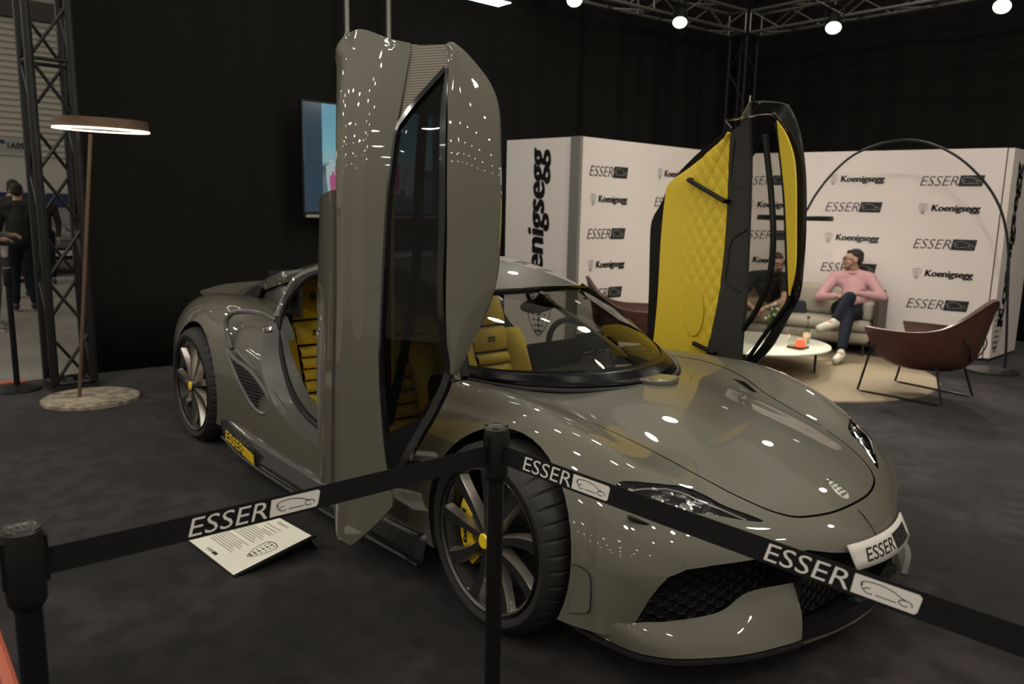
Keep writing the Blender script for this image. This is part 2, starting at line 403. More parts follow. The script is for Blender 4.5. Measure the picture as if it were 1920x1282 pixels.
for s in (-1, 1):
    boolean(BODY, cutter(prism(circle(FWX+.005, FWZ+.01, .388), s*.60, s*1.2), VOID))
    boolean(BODY, cutter(prism(circle(RWX+.005, RWZ+.01, .405), s*.60, s*1.2), VOID))
# cabin and door openings: one side profile through the whole width
OPEN = [(-.50, 1.0), (-1.9, 1.3), (-2.22, 1.16), (-2.27, 1.0), (-2.24, .90), (-2.17, .82), (-2.10, .70), (-1.98, .57), (-1.84, .465), (-1.64, .40), (-1.35, .365), (-.85, .36), (-.66, .41), (-.585, .55), (-.55, .74)]
OPENC = [tuple(p) for p in cr(OPEN[2:], 5)]
boolean(BODY, cutter(prism(OPEN[:2]+OPENC, -1.3, 1.3), PAINT2))
# footwell under the scuttle and the low floor of the cabin
boolean(BODY, cutter(box(-2.75, -.22, -.72, .72, .24, .765), VOID))
boolean(BODY, cutter(box(-2.75, -2.0, -.56, .56, .24, 1.3), VOID))
boolean(BODY, cutter(box(-2.42, -2.0, -.675, .675, .60, 1.3), VOID))
# nose opening below the bumper skin (front view profile)
NOSE = [(-.868, .185), (-.86, .25), (-.845, .30), (-.833, .336), (-.812, .38), (-.789, .412), (-.741, .436), (-.661, .446), (-.543, .45), (-.42, .455), (-.335, .452), (-.25, .432), (-.15, .415), (0, .41)]
NOSE = NOSE+[(-y, z) for y, z in NOSE[-2::-1]]+[(.875, .1), (-.875, .1)]
boolean(BODY, cutter(prism(NOSE, .50, 1.3, 'x'), VOID))
# headlight recesses (plan view)
HL = [(.442, .828), (.437, .805), (.44, .775), (.472, .735), (.50, .70), (.53, .647), (.561, .577), (.612, .537), (.67, .508), (.765, .425), (.728, .50), (.679, .578), (.625, .67), (.576, .745), (.511, .800)]
for s in (-1, 1):
    boolean(BODY, cutter(prism([(x, s*y) for x, y in cr(HL, 4, True)], .50, 1.0, 'z'), BLACK))
# bonnet vents
HV = [(.0, .535), (.06, .55), (.165, .50), (.14, .485)]
for s in (1,):
    boolean(BODY, cutter(prism([(x, s*y) for x, y in HV], .66, 1.0, 'z'), VOID))
# bonnet lid: separate panel inside its shut line
LID = [(-.42, .60), (-.25, .62), (-.1, .61), (.04, .58), (.12, .55), (.207, .52), (.343, .492), (.477, .472), (.574, .45), (.652, .425), (.731, .383), (.78, .338), (.818, .276), (.851, .163), (.863, .06)]
LIDC = [tuple(p) for p in cr(LID+[(x, -y) for x, y in LID[::-1]], 5)]
def lidpoly(d):
    c = np.array(LIDC); out = []
    n = len(c)
    for i in range(n):
        t = c[min(i+1, n-1)]-c[max(i-1, 0)]; t /= np.linalg.norm(t)+1e-9
        out.append(tuple(c[i]+np.array([t[1], -t[0]])*-d))
    return out
_bx = [(-.47, -.53), (-.47, .53)]
HOOD = BODY.copy(); HOOD.data = BODY.data.copy(); HOOD.name = 'bonnet'; COL.objects.link(HOOD)
boolean(HOOD, cutter(prism(lidpoly(-.0035), .30, 1.2, 'z'), BLACK), 'INTERSECT')
boolean(BODY, cutter(prism(lidpoly(.0035), .485, 1.2, 'z'), VOID))
BODY.parent = CAR; HOOD.parent = CAR; resmooth(BODY, 30); resmooth(HOOD, 30)
HOOD['label'] = 'smooth bonnet lid'
def bodypt(x, y, lo=.1):
    """height of the outer skin at plan position"""
    i = np.argmin((_SG[..., 0]-x)**2+(_SG[..., 1]-abs(y))**2 - 0.0001*_SG[..., 2]); return float(_SG.reshape(-1, 3)[i][2])
_SG = bsurf(NET, 500, 200, True)
# --- roof and fastback: stations x, centre height, half width, edge drop
RF = [(-.885, 1.148, .455, .020, -.06), (-1.1, 1.222, .45, .03, -.04), (-1.35, 1.270, .44, .035, -.02), (-1.6, 1.292, .44, .035, 0), (-1.9, 1.287, .46, .045, 0), (-2.12, 1.266, .52, .07, 0),
      (-2.35, 1.236, .62, .12, 0), (-2.6, 1.190, .625, .13, 0), (-2.85, 1.130, .60, .13, 0), (-3.1, 1.065, .565, .13, 0), (-3.35, .995, .52, .12, 0), (-3.6, .93, .46, .09, 0)]
rn = []
for x, zc, w, dr, bow in RF:
    rn.append([(x+bow*t*t, w*t, zc-dr*t**2.6) for t in (0, .25, .5, .7, .85, .95, 1.0)])
S = bsurf(rn, 60, 24, True); S[:, 0, 1] = 0
full = np.concatenate([S[:, :0:-1], S*[1, -1, 1]], 1)
ROOF = mk('roof', grid(full), PAINT, CAR); solid(ROOF, .035, -1); resmooth(ROOF, 50)
# small roof scoop
mk('roof_vent', xf(box(-.05, .05, -.035, .035, 0, .012), T(-1.45, .0, 1.272)), BLACK, CAR)
# --- windscreen between scuttle and roof edge
CW = [(0, -.085, .787), (.15, -.105, .788), (.28, -.155, .789), (.38, -.215, .790), (.47, -.295, .793), (.54, -.37, .797), (.60, -.455, .804), (.645, -.56, .812)]
cwc = cr(CW, 6)
def wtop(y): t = min(abs(y)/.455, 1); return (-.885-.06*t*t, 1.148-.020*t**2.6)
rows = []
for k in range(25):
    s = k/24; row = []
    for y, x, z in cwc:
        yt = y*.455/.645; xt, zt = wtop(yt)
        bul = .045*math.sin(math.pi*s)*(1-.55*(y/.645)**2)
        row.append((x+(xt-x)*s, y+(yt-y)*s, z+(zt-z)*s+bul))
    rows.append(row)
rows = np.array(rows); rows[:, 0, 1] = 0
full = np.concatenate([rows[:, :0:-1], rows*[1, -1, 1]], 1)
WS = mk('windscreen', grid(full), PANEG, CAR); solid(WS, .005, -1)
# black frit band along the foot of the glass and black pillars
band = np.concatenate([rows[:4, :0:-1], rows[:4]*[1, -1, 1]], 1)+[0, 0, .004]
fr = mk('frit_band', grid(band), mat('frit', (.003, .003, .003), .25, spec=.12), WS); solid(fr, .004, 1)
def edge(side, off=0):  # windscreen side edge
    return [(p[0], side*-p[1], p[2]) for p in rows[:, -1]]
for side in (-1, 1):
    e = [(p[0], -side*p[1], p[2]) for p in rows[::2, -1]]
    q = [(x, y+side*-0.0, z) for x, y, z in e]
    sec = [(-.02, -.012), (.02, -.012), (.026, .004), (.015, .015), (-.015, .015)]
    mk('pillar', sweep(q, sec, (0, 0, 1)), BLACKG, CAR)
    q2 = [(x-.02, y-side*.032, z-.012) for x, y, z in e]
    mk('pillar_trim', sweep(q2, [(-.016, -.03), (.016, -.03), (.018, .008), (-.01, .012)], (0, 0, 1)), PAINT, CAR)
hdr = [(p[0]+.02, p[1], p[2]-.004) for p in full[-1][::3]]
mk('header_band', sweep(hdr, [(-.022, -.006), (.022, -.006), (.022, .007), (-.022, .007)], (0, 0, 1)), BLACKG, CAR)
# cowl ring around the foot of the glass
ring = [(x+.016, y, z-.004) for y, x, z in cwc[::-1]]+[(x+.016, -y, z-.004) for y, x, z in cwc[1:]]
mk('scuttle_strip', tube(ring, .012, 8), BLACK, CAR)
# wiper
WP = mk('wiper', tube([(-.12, .09, .80), (-.30, .075, .880), (-.52, .045, .985), (-.74, .01, 1.09), (-.80, .0, 1.118)], [.013, .011, .009, .008, .006], 8), BLACK, CAR)
mk('wiper_blade', tube([(-.32, .105, .885), (-.55, .075, .995), (-.80, .02, 1.117)], .006, 6), mat('wiper_grey', (.20, .18, .15), .5), WP)
wc = [(-.05, .17), (-.01, .10), (-.03, .01), (-.11, -.03), (-.15, .03), (-.14, .12)]
mk('wiper_cover', add(prism([tuple(p) for p in cr(wc, 5, True)], .785, .812, 'z')), PAINT, WP); bevel(WP.children[-1], .008, 3)
# --- rear quarters under the fastback
for s in (-1, 1):
    wall = [[(x, s*y0, z0), (x, s*y1, z1)] for x, y0, z0, y1, z1 in
            ((-2.28, .565, .86, .55, 1.16), (-2.5, .60, .90, .57, 1.13), (-2.75, .58, .92, .55, 1.07), (-3.0, .55, .92, .51, 1.01), (-3.3, .50, .90, .46, .93), (-3.5, .46, .88, .42, .90))]
    o = mk('quarter_panel', grid(wall), PAINT2 if s < 0 else PAINT, CAR); solid(o, .02, 0)
    tri = [(-2.40, .955), (-2.27, 1.10), (-2.22, 1.11), (-2.26, .98), (-2.33, .93)]
    mk('quarter_window', prism(tri, s*.60, s*.635), BLACKG, CAR)
    slot = [(-3.12, .915), (-2.80, 1.02), (-2.72, 1.015), (-2.80, .935), (-2.95, .905)]
    mk('quarter_scoop', prism(slot, s*.59, s*.612), VOID, CAR)
    # haunch rail joining roof and body in front of the scoop
    arch = cr([(-1.45, s*.445, 1.205), (-1.7, s*.452, 1.212), (-1.9, s*.49, 1.200), (-2.06, s*.565, 1.170), (-2.18, s*.62, 1.115), (-2.25, s*.65, 1.03), (-2.28, s*.675, .95), (-2.24, s*.73, .88)], 5)
    mk('door_arch', tube([tuple(p) for p in arch], [.030]*len(arch), 8), PAINT2, CAR)
    # opening seal, from roof down the jamb to the sill
    sl = cr([(-1.05, s*.445, 1.145), (-1.35, s*.435, 1.192), (-1.7, s*.44, 1.20), (-1.9, s*.515, 1.180), (-2.05, s*.60, 1.145), (-2.19, s*.655, 1.03), (-2.235, s*.70, .93), (-2.20, s*.745, .845), (-2.12, s*.775, .72),
             (-2.0, s*.80, .585), (-1.86, s*.815, .485), (-1.66, s*.825, .42), (-1.36, s*.83, .385), (-.86, s*.83, .38)], 5)
    mk('door_seal', tube([tuple(p) for p in sl], .016, 8), BLACK, CAR)
    # sill skirt with lettering
    sk = [[(x, s*y0, z0), (x, s*y1, z1)] for x, y0, z0, y1, z1 in
          ((-2.56, .955, .30, .965, .185), (-2.42, .95, .275, .985, .13), (-2.1, .945, .23, .99, .10), (-1.7, .94, .215, .985, .095), (-1.2, .94, .21, .985, .095), (-.7, .945, .215, .985, .095), (-.40, .955, .235, .98, .11))]
    o = mk('side_skirt', grid(bsurf(sk, 30, 5)), CARBON, CAR); solid(o, .02, 0)
    lip = cr([(-2.5, s*.985, .15), (-2.1, s*.995, .10), (-1.2, s*.995, .09), (-.42, s*.985, .105)], 6)
    mk('skirt_lip', tube([tuple(p) for p in lip], .012, 6), BLACKG, o)
    tv = fit_box(text_mesh('ESSER', 1, .25), .26, .065)
    M = Matrix.Translation((-2.27, s*1.008, .178)) @ RY(R(8) if s < 0 else R(8)) @ RX(R(96)) if s < 0 else T(-2.27, 1.008, .178) @ RZ(math.pi) @ RX(R(96))
    mk('skirt_lettering', xf(tv, M), CALY, o, False)
    mk('skirt_mark', xf(box(-.07, .07, -.03, .03, -.002, .002), M @ T(.21 if s < 0 else .21, 0, 0)), CALY, o, False)
# side scoop of the rear wing: dark mesh in a raised painted rim
for s in (-1, 1):
    sc = [(-2.41, .70), (-2.30, .655), (-2.13, .615), (-1.98, .535), (-1.925, .47), (-1.945, .415), (-2.02, .395), (-2.12, .43), (-2.24, .53), (-2.34, .63)]
    scc = [tuple(p) for p in cr(sc, 4, True)]
    def sy(x, z):
        return .905+.06*min(1, max(0, (-1.9-x)/.5))-.10*max(0, z-.55)
    n = len(scc); cx, cz = np.mean(scc, 0)
    v = [(x, s*(sy(x, z)+.022), z) for x, z in scc]+[(cx, s*(sy(cx, cz)+.016), cz)]
    SCP = mk('side_scoop', (v, [(i, (i+1) % n, n) for i in range(n)]), VOID, CAR); solid(SCP, .01, 0)
    mk('scoop_rim', tube([(x, s*(sy(x, z)+.024), z) for x, z in scc]+[(scc[0][0], s*(sy(*scc[0])+.024), scc[0][1])], .013, 8), PAINT2, SCP)
    bars = []
    for k in range(14):
        z = .42+.019*k; xs = [x for i in range(n) for x in [None] if False]
        seg = []
        for i in range(n):
            (x0, z0), (x1, z1) = scc[i], scc[(i+1) % n]
            if (z0-z)*(z1-z) < 0: seg.append(x0+(x1-x0)*(z-z0)/(z1-z0))
        if len(seg) >= 2: bars.append(tube([(min(seg), s*(sy(min(seg), z)+.028), z), (max(seg), s*(sy(max(seg), z)+.028), z)], .003, 4))
    if bars: tag(mk('scoop_mesh', add(*bars), BLACK, SCP), kind='stuff')
    fl = cr([(-2.41, s*.945, .70), (-2.45, s*.948, .77), (-2.475, s*.945, .85), (-2.44, s*.925, .90), (-2.34, s*.895, .925), (-2.16, s*.86, .93), (-2.05, s*.83, .90)], 6)
    mk('scoop_flange', tube([tuple(p) for p in fl], [.016]*len(fl), 8), PAINT2, SCP)
    fl2 = cr([(-2.36, s*.935, .70), (-2.2, s*.925, .64), (-2.02, s*.915, .57), (-1.88, s*.905, .48), (-1.72, s*.90, .40), (-1.5, s*.90, .345)], 6)
    mk('scoop_flange', tube([tuple(p) for p in fl2], [.014]*len(fl2), 8), PAINT2, SCP)
    mk('latch', xf(lathe([(0, .02), (.02, .018), (.026, .0), (.026, -.03)], 12, 'Y'), T(-2.19, s*.83, .825) @ (RZ(math.pi) if s < 0 else Matrix())), CHROME, SCP)
# rear deck spoiler
sp = cr([(-3.55, -.62, .905), (-3.75, -.35, .925), (-3.8, 0, .93), (-3.75, .35, .925), (-3.55, .62, .905)], 6)
mk('rear_spoiler', sweep([tuple(p) for p in sp], [(-.10, -.012), (.10, -.03), (.10, -.022), (-.10, .012)], (0, 0, 1)), PAINT, CAR)
cv = [[(-3.05+.0*a, y, .0) for y in (0,)] for a in (0,)]
hump = bsurf([[(-3.15, 0, 1.02), (-3.15, .2, 1.02), (-3.15, .36, .98), (-3.15, .42, .93)], [(-3.45, 0, .985), (-3.45, .2, .985), (-3.45, .36, .95), (-3.45, .42, .90)], [(-3.7, 0, .92), (-3.7, .2, .92), (-3.7, .36, .90), (-3.7, .42, .86)]], 10, 10, True)
full = np.concatenate([hump[:, :0:-1], hump*[1, -1, 1]], 1)
mk('engine_cover', grid(full+[0, 0, .012]), PAINT, CAR)

# ------------------------------------------------------------------ wheels
def wheel(name, x, z, r, y, s, nsp=9):
    Wr = empty(name, (x, s*y, z), 0, CAR)                    # outer face plane at local y=0, outward = s
    if s > 0: Wr.rotation_euler = (0, 0, math.pi)           # local -y is outward
    rim = r-.083
    n = 320; prof = []
    base = [(rim-.006, .012), (rim+.012, -.002), (rim+.035, -.008), (r-.030, .004), (r-.012, .022), (r-.002, .045), (r, .075), (r, .15), (r, .22), (r-.002, .25), (r-.02, .275), (rim, .29)]
    P = []
    for k in range(n):
        a = 2*math.pi*k/n; row = []
        for q, (rr, h) in enumerate(base):
            d = .007 if (k % 8 == 0 and 4 <= q <= 9) else 0
            if q == 7: d = .006
            row.append(((rr-d)*math.cos(a), h, (rr-d)*math.sin(a)))
        P.append(row)
    mk('tyre', grid(P, cu=True), RUBBER, Wr, True, 28)
    brl = lathe([(rim-.004, .0), (rim+.004, .006), (rim-.012, .016), (rim-.022, .05), (rim-.045, .12), (rim-.055, .24)], 72, 'Y')
    rm = mk('rim', brl, CARBON, Wr)
    mk('rim_lip', xf(lathe([(rim+.004, -.004), (rim+.004, .004), (rim-.010, .010), (rim-.012, .004), (rim-.004, -.004)], 96, 'Y'), Matrix()), DKMETAL, rm)
    mk('brake_disc', lathe([(.07, .13), (.205, .13), (.205, .155), (.07, .155)], 48, 'Y'), DKMETAL, Wr)
    mk('hub', lathe([(0, -.005), (.035, -.005), (.05, .02), (.062, .06), (.075, .12)], 32, 'Y'), CARBON, Wr)
    mk('centre_cap', lathe([(0, -.012), (.024, -.012), (.030, -.006), (.031, .004)], 24, 'Y'), CALY, Wr)
    # a twisted blade spoke: dark face, silver flanks paint in the light it catches
    rr = np.linspace(.035, rim-.012, 9); V = []
    for q, t in zip(rr, np.linspace(0, 1, 9)):
        hw = .016+.018*t**1.5; tw = .018*math.sin(t*2.2)
        dp = .060-.028*t
        V.append([(q, .004+.010*math.sin(math.pi*t), tw-hw*.68), (q, .004+.010*math.sin(math.pi*t), tw+hw*.68), (q, .004+dp, tw+hw*1.05), (q, .004+dp, tw-hw*1.05)])
    v, f = grid(np.array(V), cv=True)
    v2, f2 = v, f+[(0, 1, 2, 3), tuple(32+k for k in (3, 2, 1, 0))]
    proto = mk('spoke', (v2, f2), [CARBON, SILVER], None, False)
    for p in proto.data.polygons:
        nrm = p.normal
        p.material_index = 1 if abs(nrm.z) > .55 else 0
    for k in range(nsp):
        o = proto if k == 0 else proto.copy()
        if k: COL.objects.link(o)
        o.parent = Wr; o.rotation_euler = (0, -R(10+360/nsp*k)*(1 if s < 0 else -1), 0)
    # caliper
    ca = []
    a0, a1 = (R(150), R(228))
    for k in range(13):
        a = a0+(a1-a0)*k/12; c, sn = math.cos(a), math.sin(a)
        if s > 0: c = -c
        th = .010 if k in (0, 12) else 0
        ca.append([((.15-.0)*c, .055, .15*sn), ((.222-th)*c, .055, (.222-th)*sn), ((.232-th)*c, .075, (.232-th)*sn), ((.232-th)*c, .19, (.232-th)*sn), (.15*c, .19, .15*sn)])
    cal = mk('caliper', grid(np.array(ca), cv=True), CALY, Wr)
    lt = xf(fit_box(text_mesh('Koenigsegg', 1, .1, .01), .135, .026), T((-.188 if s < 0 else .188), .051, -.015) @ RX(R(90)) @ RZ(R(97)))
    mk('caliper_lettering', lt, PRINTBLK, cal, False)
    return Wr
for s, nm in ((-1, 'right'), (1, 'left')):
    w = wheel('front_wheel', FWX, FWZ, FWR, .985, s); w['label'] = 'front wheel with dark spokes and yellow caliper'
    w = wheel('rear_wheel', RWX, RWZ, RWR, .990, s); w['label'] = 'rear wheel with dark twisted spokes'

# ------------------------------------------------------------------ nose: intake mesh, blades, splitter, plate, lamps, badge
def hexmesh(y0, y1, z0, z1, x, n, curve=.0):
    """honeycomb of thin bars"""
    r_ = (y1-y0)/(n*1.5); parts = []; m = int((z1-z0)/(r_*1.74))+2
    h = r_*.866
    for i in range(int(n)+1):
        for j in range(m):
            cy = y0+i*1.5*r_; cz = z0+j*2*h+(h if i % 2 else 0)
            if cz > z1: continue
            pts = [(cy+r_*.93*math.cos(R(60*k)), cz+r_*.93*math.sin(R(60*k))) for k in range(6)]
            inn = [(cy+r_*.66*math.cos(R(60*k)), cz+r_*.66*math.sin(R(60*k))) for k in range(6)]
            def X(yy): return x-curve*yy*yy
            v = [(X(a), a, b) for a, b in pts]+[(X(a)-.006, a, b) for a, b in inn]
            parts.append((v, [(k, (k+1) % 6, 6+(k+1) % 6, 6+k) for k in range(6)]))
    return add(*parts)
MESHM = mat('grille_black', (.012, .0115, .011), .6, spec=.25)
for s in (-1, 1):
    y0, y1 = (-.86, -.27) if s < 0 else (.27, .86)
    g = mk('grille', hexmesh(y0, y1, .20, .44, .76, 17, .32), MESHM, CAR, False); tag(g, kind='stuff')
    g.data.name = 'grille'
    mk('grille_backing', grid([[(.745-.32*y*y, y, z) for z in (.17, .46)] for y in np.linspace(y0, y1, 9)]), VOID, CAR)
mg = mk('centre_grille', hexmesh(-.26, .26, .19, .33, .845, 15, .1), MESHM, CAR, False); tag(mg, kind='stuff')
mk('centre_backing', grid([[(.83-.1*y*y, y, z) for z in (.15, .45)] for y in np.linspace(-.3, .3, 5)]), VOID, CAR)
for s in (-1, 1):                                            # blades either side of the centre duct
    bot = cr([(.37, .945, .205), (.49, .915, .185), (.60, .885, .172), (.665, .845, .166), (.735, .775, .163), (.835, .61, .160), (.895, .43, .158), (.912, .385, .165)], 6)
    top = cr([(.40, .945, .24), (.50, .918, .245), (.58, .880, .252), (.612, .845, .258), (.665, .76, .255), (.735, .605, .262), (.765, .49, .305), (.845, .345, .325)], 6)
    m_ = len(bot); rows_ = []
    for k in range(m_):
        b, t = bot[k], top[k]; row = []
        for q in range(7):
            u = q/6; bl = .014*math.sin(math.pi*u)
            row.append((b[0]+(t[0]-b[0])*u+bl, s*(b[1]+(t[1]-b[1])*u), b[2]+(t[2]-b[2])*u))
        rows_.append(row)
    bl = mk('bumper_blade', grid(rows_), PAINT, CAR); solid(bl, .016, -1 if s < 0 else -1); resmooth(bl, 40)
    ed = [(b[0]+.002, s*b[1], b[2]-.012) for b in bot]
    mk('blade_lip', sweep([tuple(p) for p in ed], [(-.02, -.006), (.006, -.006), (.006, .006), (-.02, .006)], (0, 0, 1)), CARBON, bl)
    mk('duct_wall', grid([[(x, s*y, z) for z in (.13, .40)] for x, y in ((.88, .36), (.78, .31), (.70, .30))]), BLACK, CAR)
    pv = [(.398, s*.950, .404), (.420, s*.943, .406), (.438, s*.937, .402), (.456, s*.932, .392), (.466, s*.931, .376), (.472, s*.934, .32), (.474, s*.938, .275), (.466, s*.942, .262), (.404, s*.960, .243)]
    mpn = mk('side_marker_panel', (pv, [tuple(range(len(pv)))]), PAINT, CAR, False); solid(mpn, .004, 0)
    mk('panel_gap', tube(pv[:8], .0028, 5), VOID, mpn)
sp = cr([(.42, -.86, .125), (.66, -.74, .12), (.80, -.54, .118), (.885, -.30, .116), (.925, 0, .116), (.885, .30, .116), (.80, .54, .118), (.66, .74, .12), (.42, .86, .125)], 6)
spl = [[(x-.0, y, z), (x-.02, y*.98, z+.018), (max(.3, x-.35), y*.8, z+.03)] for x, y, z in sp]
o = mk('splitter', grid(spl), BLACKG, CAR); solid(o, .014, 0)
mk('splitter_lip', tube([(x, y, z) for x, y, z in sp], .011, 8), mat('splitter_edge', (.20, .17, .13), .35, .5), o)
lip2 = cr([(.90, -.36, .175), (.935, -.18, .172), (.945, 0, .172), (.935, .18, .172), (.90, .36, .175)], 6)
mk('centre_lip', sweep([tuple(p) for p in lip2], [(-.03, -.04), (.0, -.035), (.002, .02), (-.03, .03)], (0, 0, 1)), BLACKG, CAR)
# show plate with print
def plate_pt(y, z): return (.990-.70*y*y-(z-.40)*.55*1.0+.012, y, z)
ZS = (.378, .452)
P = [[plate_pt(y, z) for z in np.linspace(*ZS, 4)] for y in np.linspace(-.20, .245, 20)]
PL = mk('show_plate', grid(P), mat('plate_white', (.56, .53, .47), .45), CAR); solid(PL, .006, 1); PL['label'] = 'white show plate on the nose'
def plateprint(vf, yc, zc):
    v, f = vf; return [tuple(np.array(plate_pt(yc+x, zc+y))+[.0075+z*.0, 0, 0]) for x, y, z in v], f
mk('plate_lettering', plateprint(fit_box(text_mesh('ESSER', 1, .25, .012, 0), .185, .040), -.05, .414), PRINTBLK, PL, False)
mk('plate_mark', plateprint(([(a, b, 0) for a in np.linspace(-.075, .075, 6) for b in (-.024, .024)], [(2*i, 2*i+2, 2*i+3, 2*i+1) for i in range(5)]), .13, .414), PRINTBLK, PL, False)
def car_logo(w, h):
    """outline sketch of a coupe: strokes as thin flat ribbons in the XY plane"""
    st = [cr([(-.42, .02), (-.40, .30), (-.15, .42), (.10, .30), (.28, .05), (.42, -.05), (.44, -.28)], 6),
          cr([(-.44, .22), (-.43, -.05), (-.38, -.22)], 6), [(-.18, -.30), (.18, -.30)],
          [(-.30+.085*math.cos(a), -.18+.17*math.sin(a)) for a in np.linspace(R(70), R(320), 14)],
          [(.30+.085*math.cos(a), -.18+.17*math.sin(a)) for a in np.linspace(R(70), R(320), 14)]]
    parts = []
    for s_ in st:
        p = np.array(s_)*[w, h]; n = len(p); v = []; 
        for i in range(n):
            t = p[min(i+1, n-1)]-p[max(i-1, 0)]; t = t/(np.linalg.norm(t)+1e-9); nn = np.array([-t[1], t[0]])*h*.028
            v += [(p[i][0]+nn[0], p[i][1]+nn[1], 0), (p[i][0]-nn[0], p[i][1]-nn[1], 0)]
        parts.append((v, [(2*i, 2*i+1, 2*i+3, 2*i+2) for i in range(n-1)]))
    return add(*parts)
mk('plate_sketch', [(lambda vf: ([(x+.002, y, z) for x, y, z in vf[0]], vf[1]))(plateprint(car_logo(.12, .04), .13, .414))][0], PRINTGRY, PL, False)
# bonnet badge: small shield
def shield(w, h, n=7):
    """shield outline with rows of lozenges, XY plane, point down"""
    out = [(-.5, .30), (-.42, .42), (-.2, .48), (0, .5), (.2, .48), (.42, .42), (.5, .30), (.46, 0), (.32, -.25), (0, -.5), (-.32, -.25), (-.46, 0)]
    oc = cr(out, 3, True)*[w, h]; k = len(oc)
    ringv = [(x, y, 0) for x, y in oc]+[(x*.93, y*.94, 0) for x, y in oc]
    parts = [(ringv, [(i, (i+1) % k, k+(i+1) % k, k+i) for i in range(k)])]
    for r_ in range(n):
        yy = .36-.74*r_/(n-1); ww = .40*(1-max(0, -yy+.05)*1.3)
        for c_ in range(-1, 2):
            a = .085*(1-.35*abs(c_)); b = .055*(1-.3*abs(c_))
            cx = c_*ww*.62
            parts.append(([((cx+a)*w, yy*h, 0), (cx*w, (yy+b)*h, 0), ((cx-a)*w, yy*h, 0), (cx*w, (yy-b)*h, 0)], [(0, 1, 2, 3)]))
    return add(*parts)
ou = cr([(-.5, .25), (-.3, .45), (0, .5), (.3, .45), (.5, .25), (.36, -.2), (0, -.5), (-.36, -.2)], 4, True)
bd = [(.803+y*.085, x*.055, 0) for x, y in ou]
pb = [(x, y, bodypt(x, y)+.0035) for x, y, _ in bd]
n = len(pb)
BG = mk('badge', ([(x, y, z-.0035) for x, y, z in pb]+pb+[(.803, 0, bodypt(.803, 0)+.007)], [(i, (i+1) % n, n+(i+1) % n, n+i) for i in range(n)]+[(n+i, n+(i+1) % n, 2*n) for i in range(n)]), mat('badge_silver', (.62, .58, .52), .3, .35), CAR)
lz = []
for r_ in range(5):
    for c_ in (-1, 0, 1):
        x0, y0 = .803+(.028-.014*r_), c_*.014; z0 = bodypt(.803, 0)+.0068-(x0-.803)*.62-.0012*abs(c_)
        lz.append(([(x0+.006, y0, z0-.0037), (x0, y0+.006, z0), (x0-.006, y0, z0+.0037), (x0, y0-.006, z0)], [(0, 1, 2, 3)]))
mk('badge_lozenges', add(*lz), PRINTBLK, BG, False)
seam = [(x, 0, bodypt(x, 0)+.001) for x in np.linspace(.885, .955, 8)]
mk('nose_seam', tube(seam, .0025, 5), VOID, CAR)
# headlights
LENS = glass('lens_glass', (.9, .9, .9))
for s in (-1, 1):
    HL_ = empty('headlight', (0, 0, 0), 0, CAR)
    c = [tuple(p) for p in cr(HL, 4, True)]; n = len(c); cx, cy = np.mean(c, 0)
    def hp(x, y, d): return (x, s*y, bodypt(x, y)+d)
    rings = [[hp(cx+(x-cx)*k, cy+(y-cy)*k, -.004) for x, y in c] for k in (.99, .75, .5, .25, .02)]
    mk('lens', grid(np.array(rings), cv=True), LENS, HL_)
    rings = [[hp(cx+(x-cx)*k, cy+(y-cy)*k, -d) for x, y in c] for k, d in ((.97, .012), (.8, .05), (.5, .06), (.02, .06))]
    mk('housing', grid(np.array(rings), cv=True), BLACKG, HL_)
    for k, (x, y) in enumerate(((.475, .77), (.535, .70), (.60, .63), (.66, .57))):
        z = bodypt(x, y)-.034
        mk('projector', xf(lathe([(0, .012), (.012, .010), (.018, 0), (.024, .004), (.026, -.02)], 16, 'Z'), T(x, s*y, z) @ RY(R(50)) @ RX(R(18)*s*-1)), CHROME, HL_)
    st = [hp(x, y, -.010) for x, y in cr([(.45, .80), (.50, .72), (.56, .62), (.63, .56), (.73, .475)], 5)]
    mk('light_strip', tube(st, .005, 6), CHROME, HL_)
    st = [hp(x, y, -.012) for x, y in cr([(.50, .795), (.57, .735), (.63, .655), (.69, .56)], 5)]
    mk('light_strip', tube(st, .004, 6), SILVER, HL_)
    mk('lower_vent', xf(box(-.045, .045, -.01, .01, -.004, .004), T(.55, s*.795, bodypt(.55, .795)+.0) @ RZ(-s*R(52)) @ RY(R(20))), BLACK, HL_)
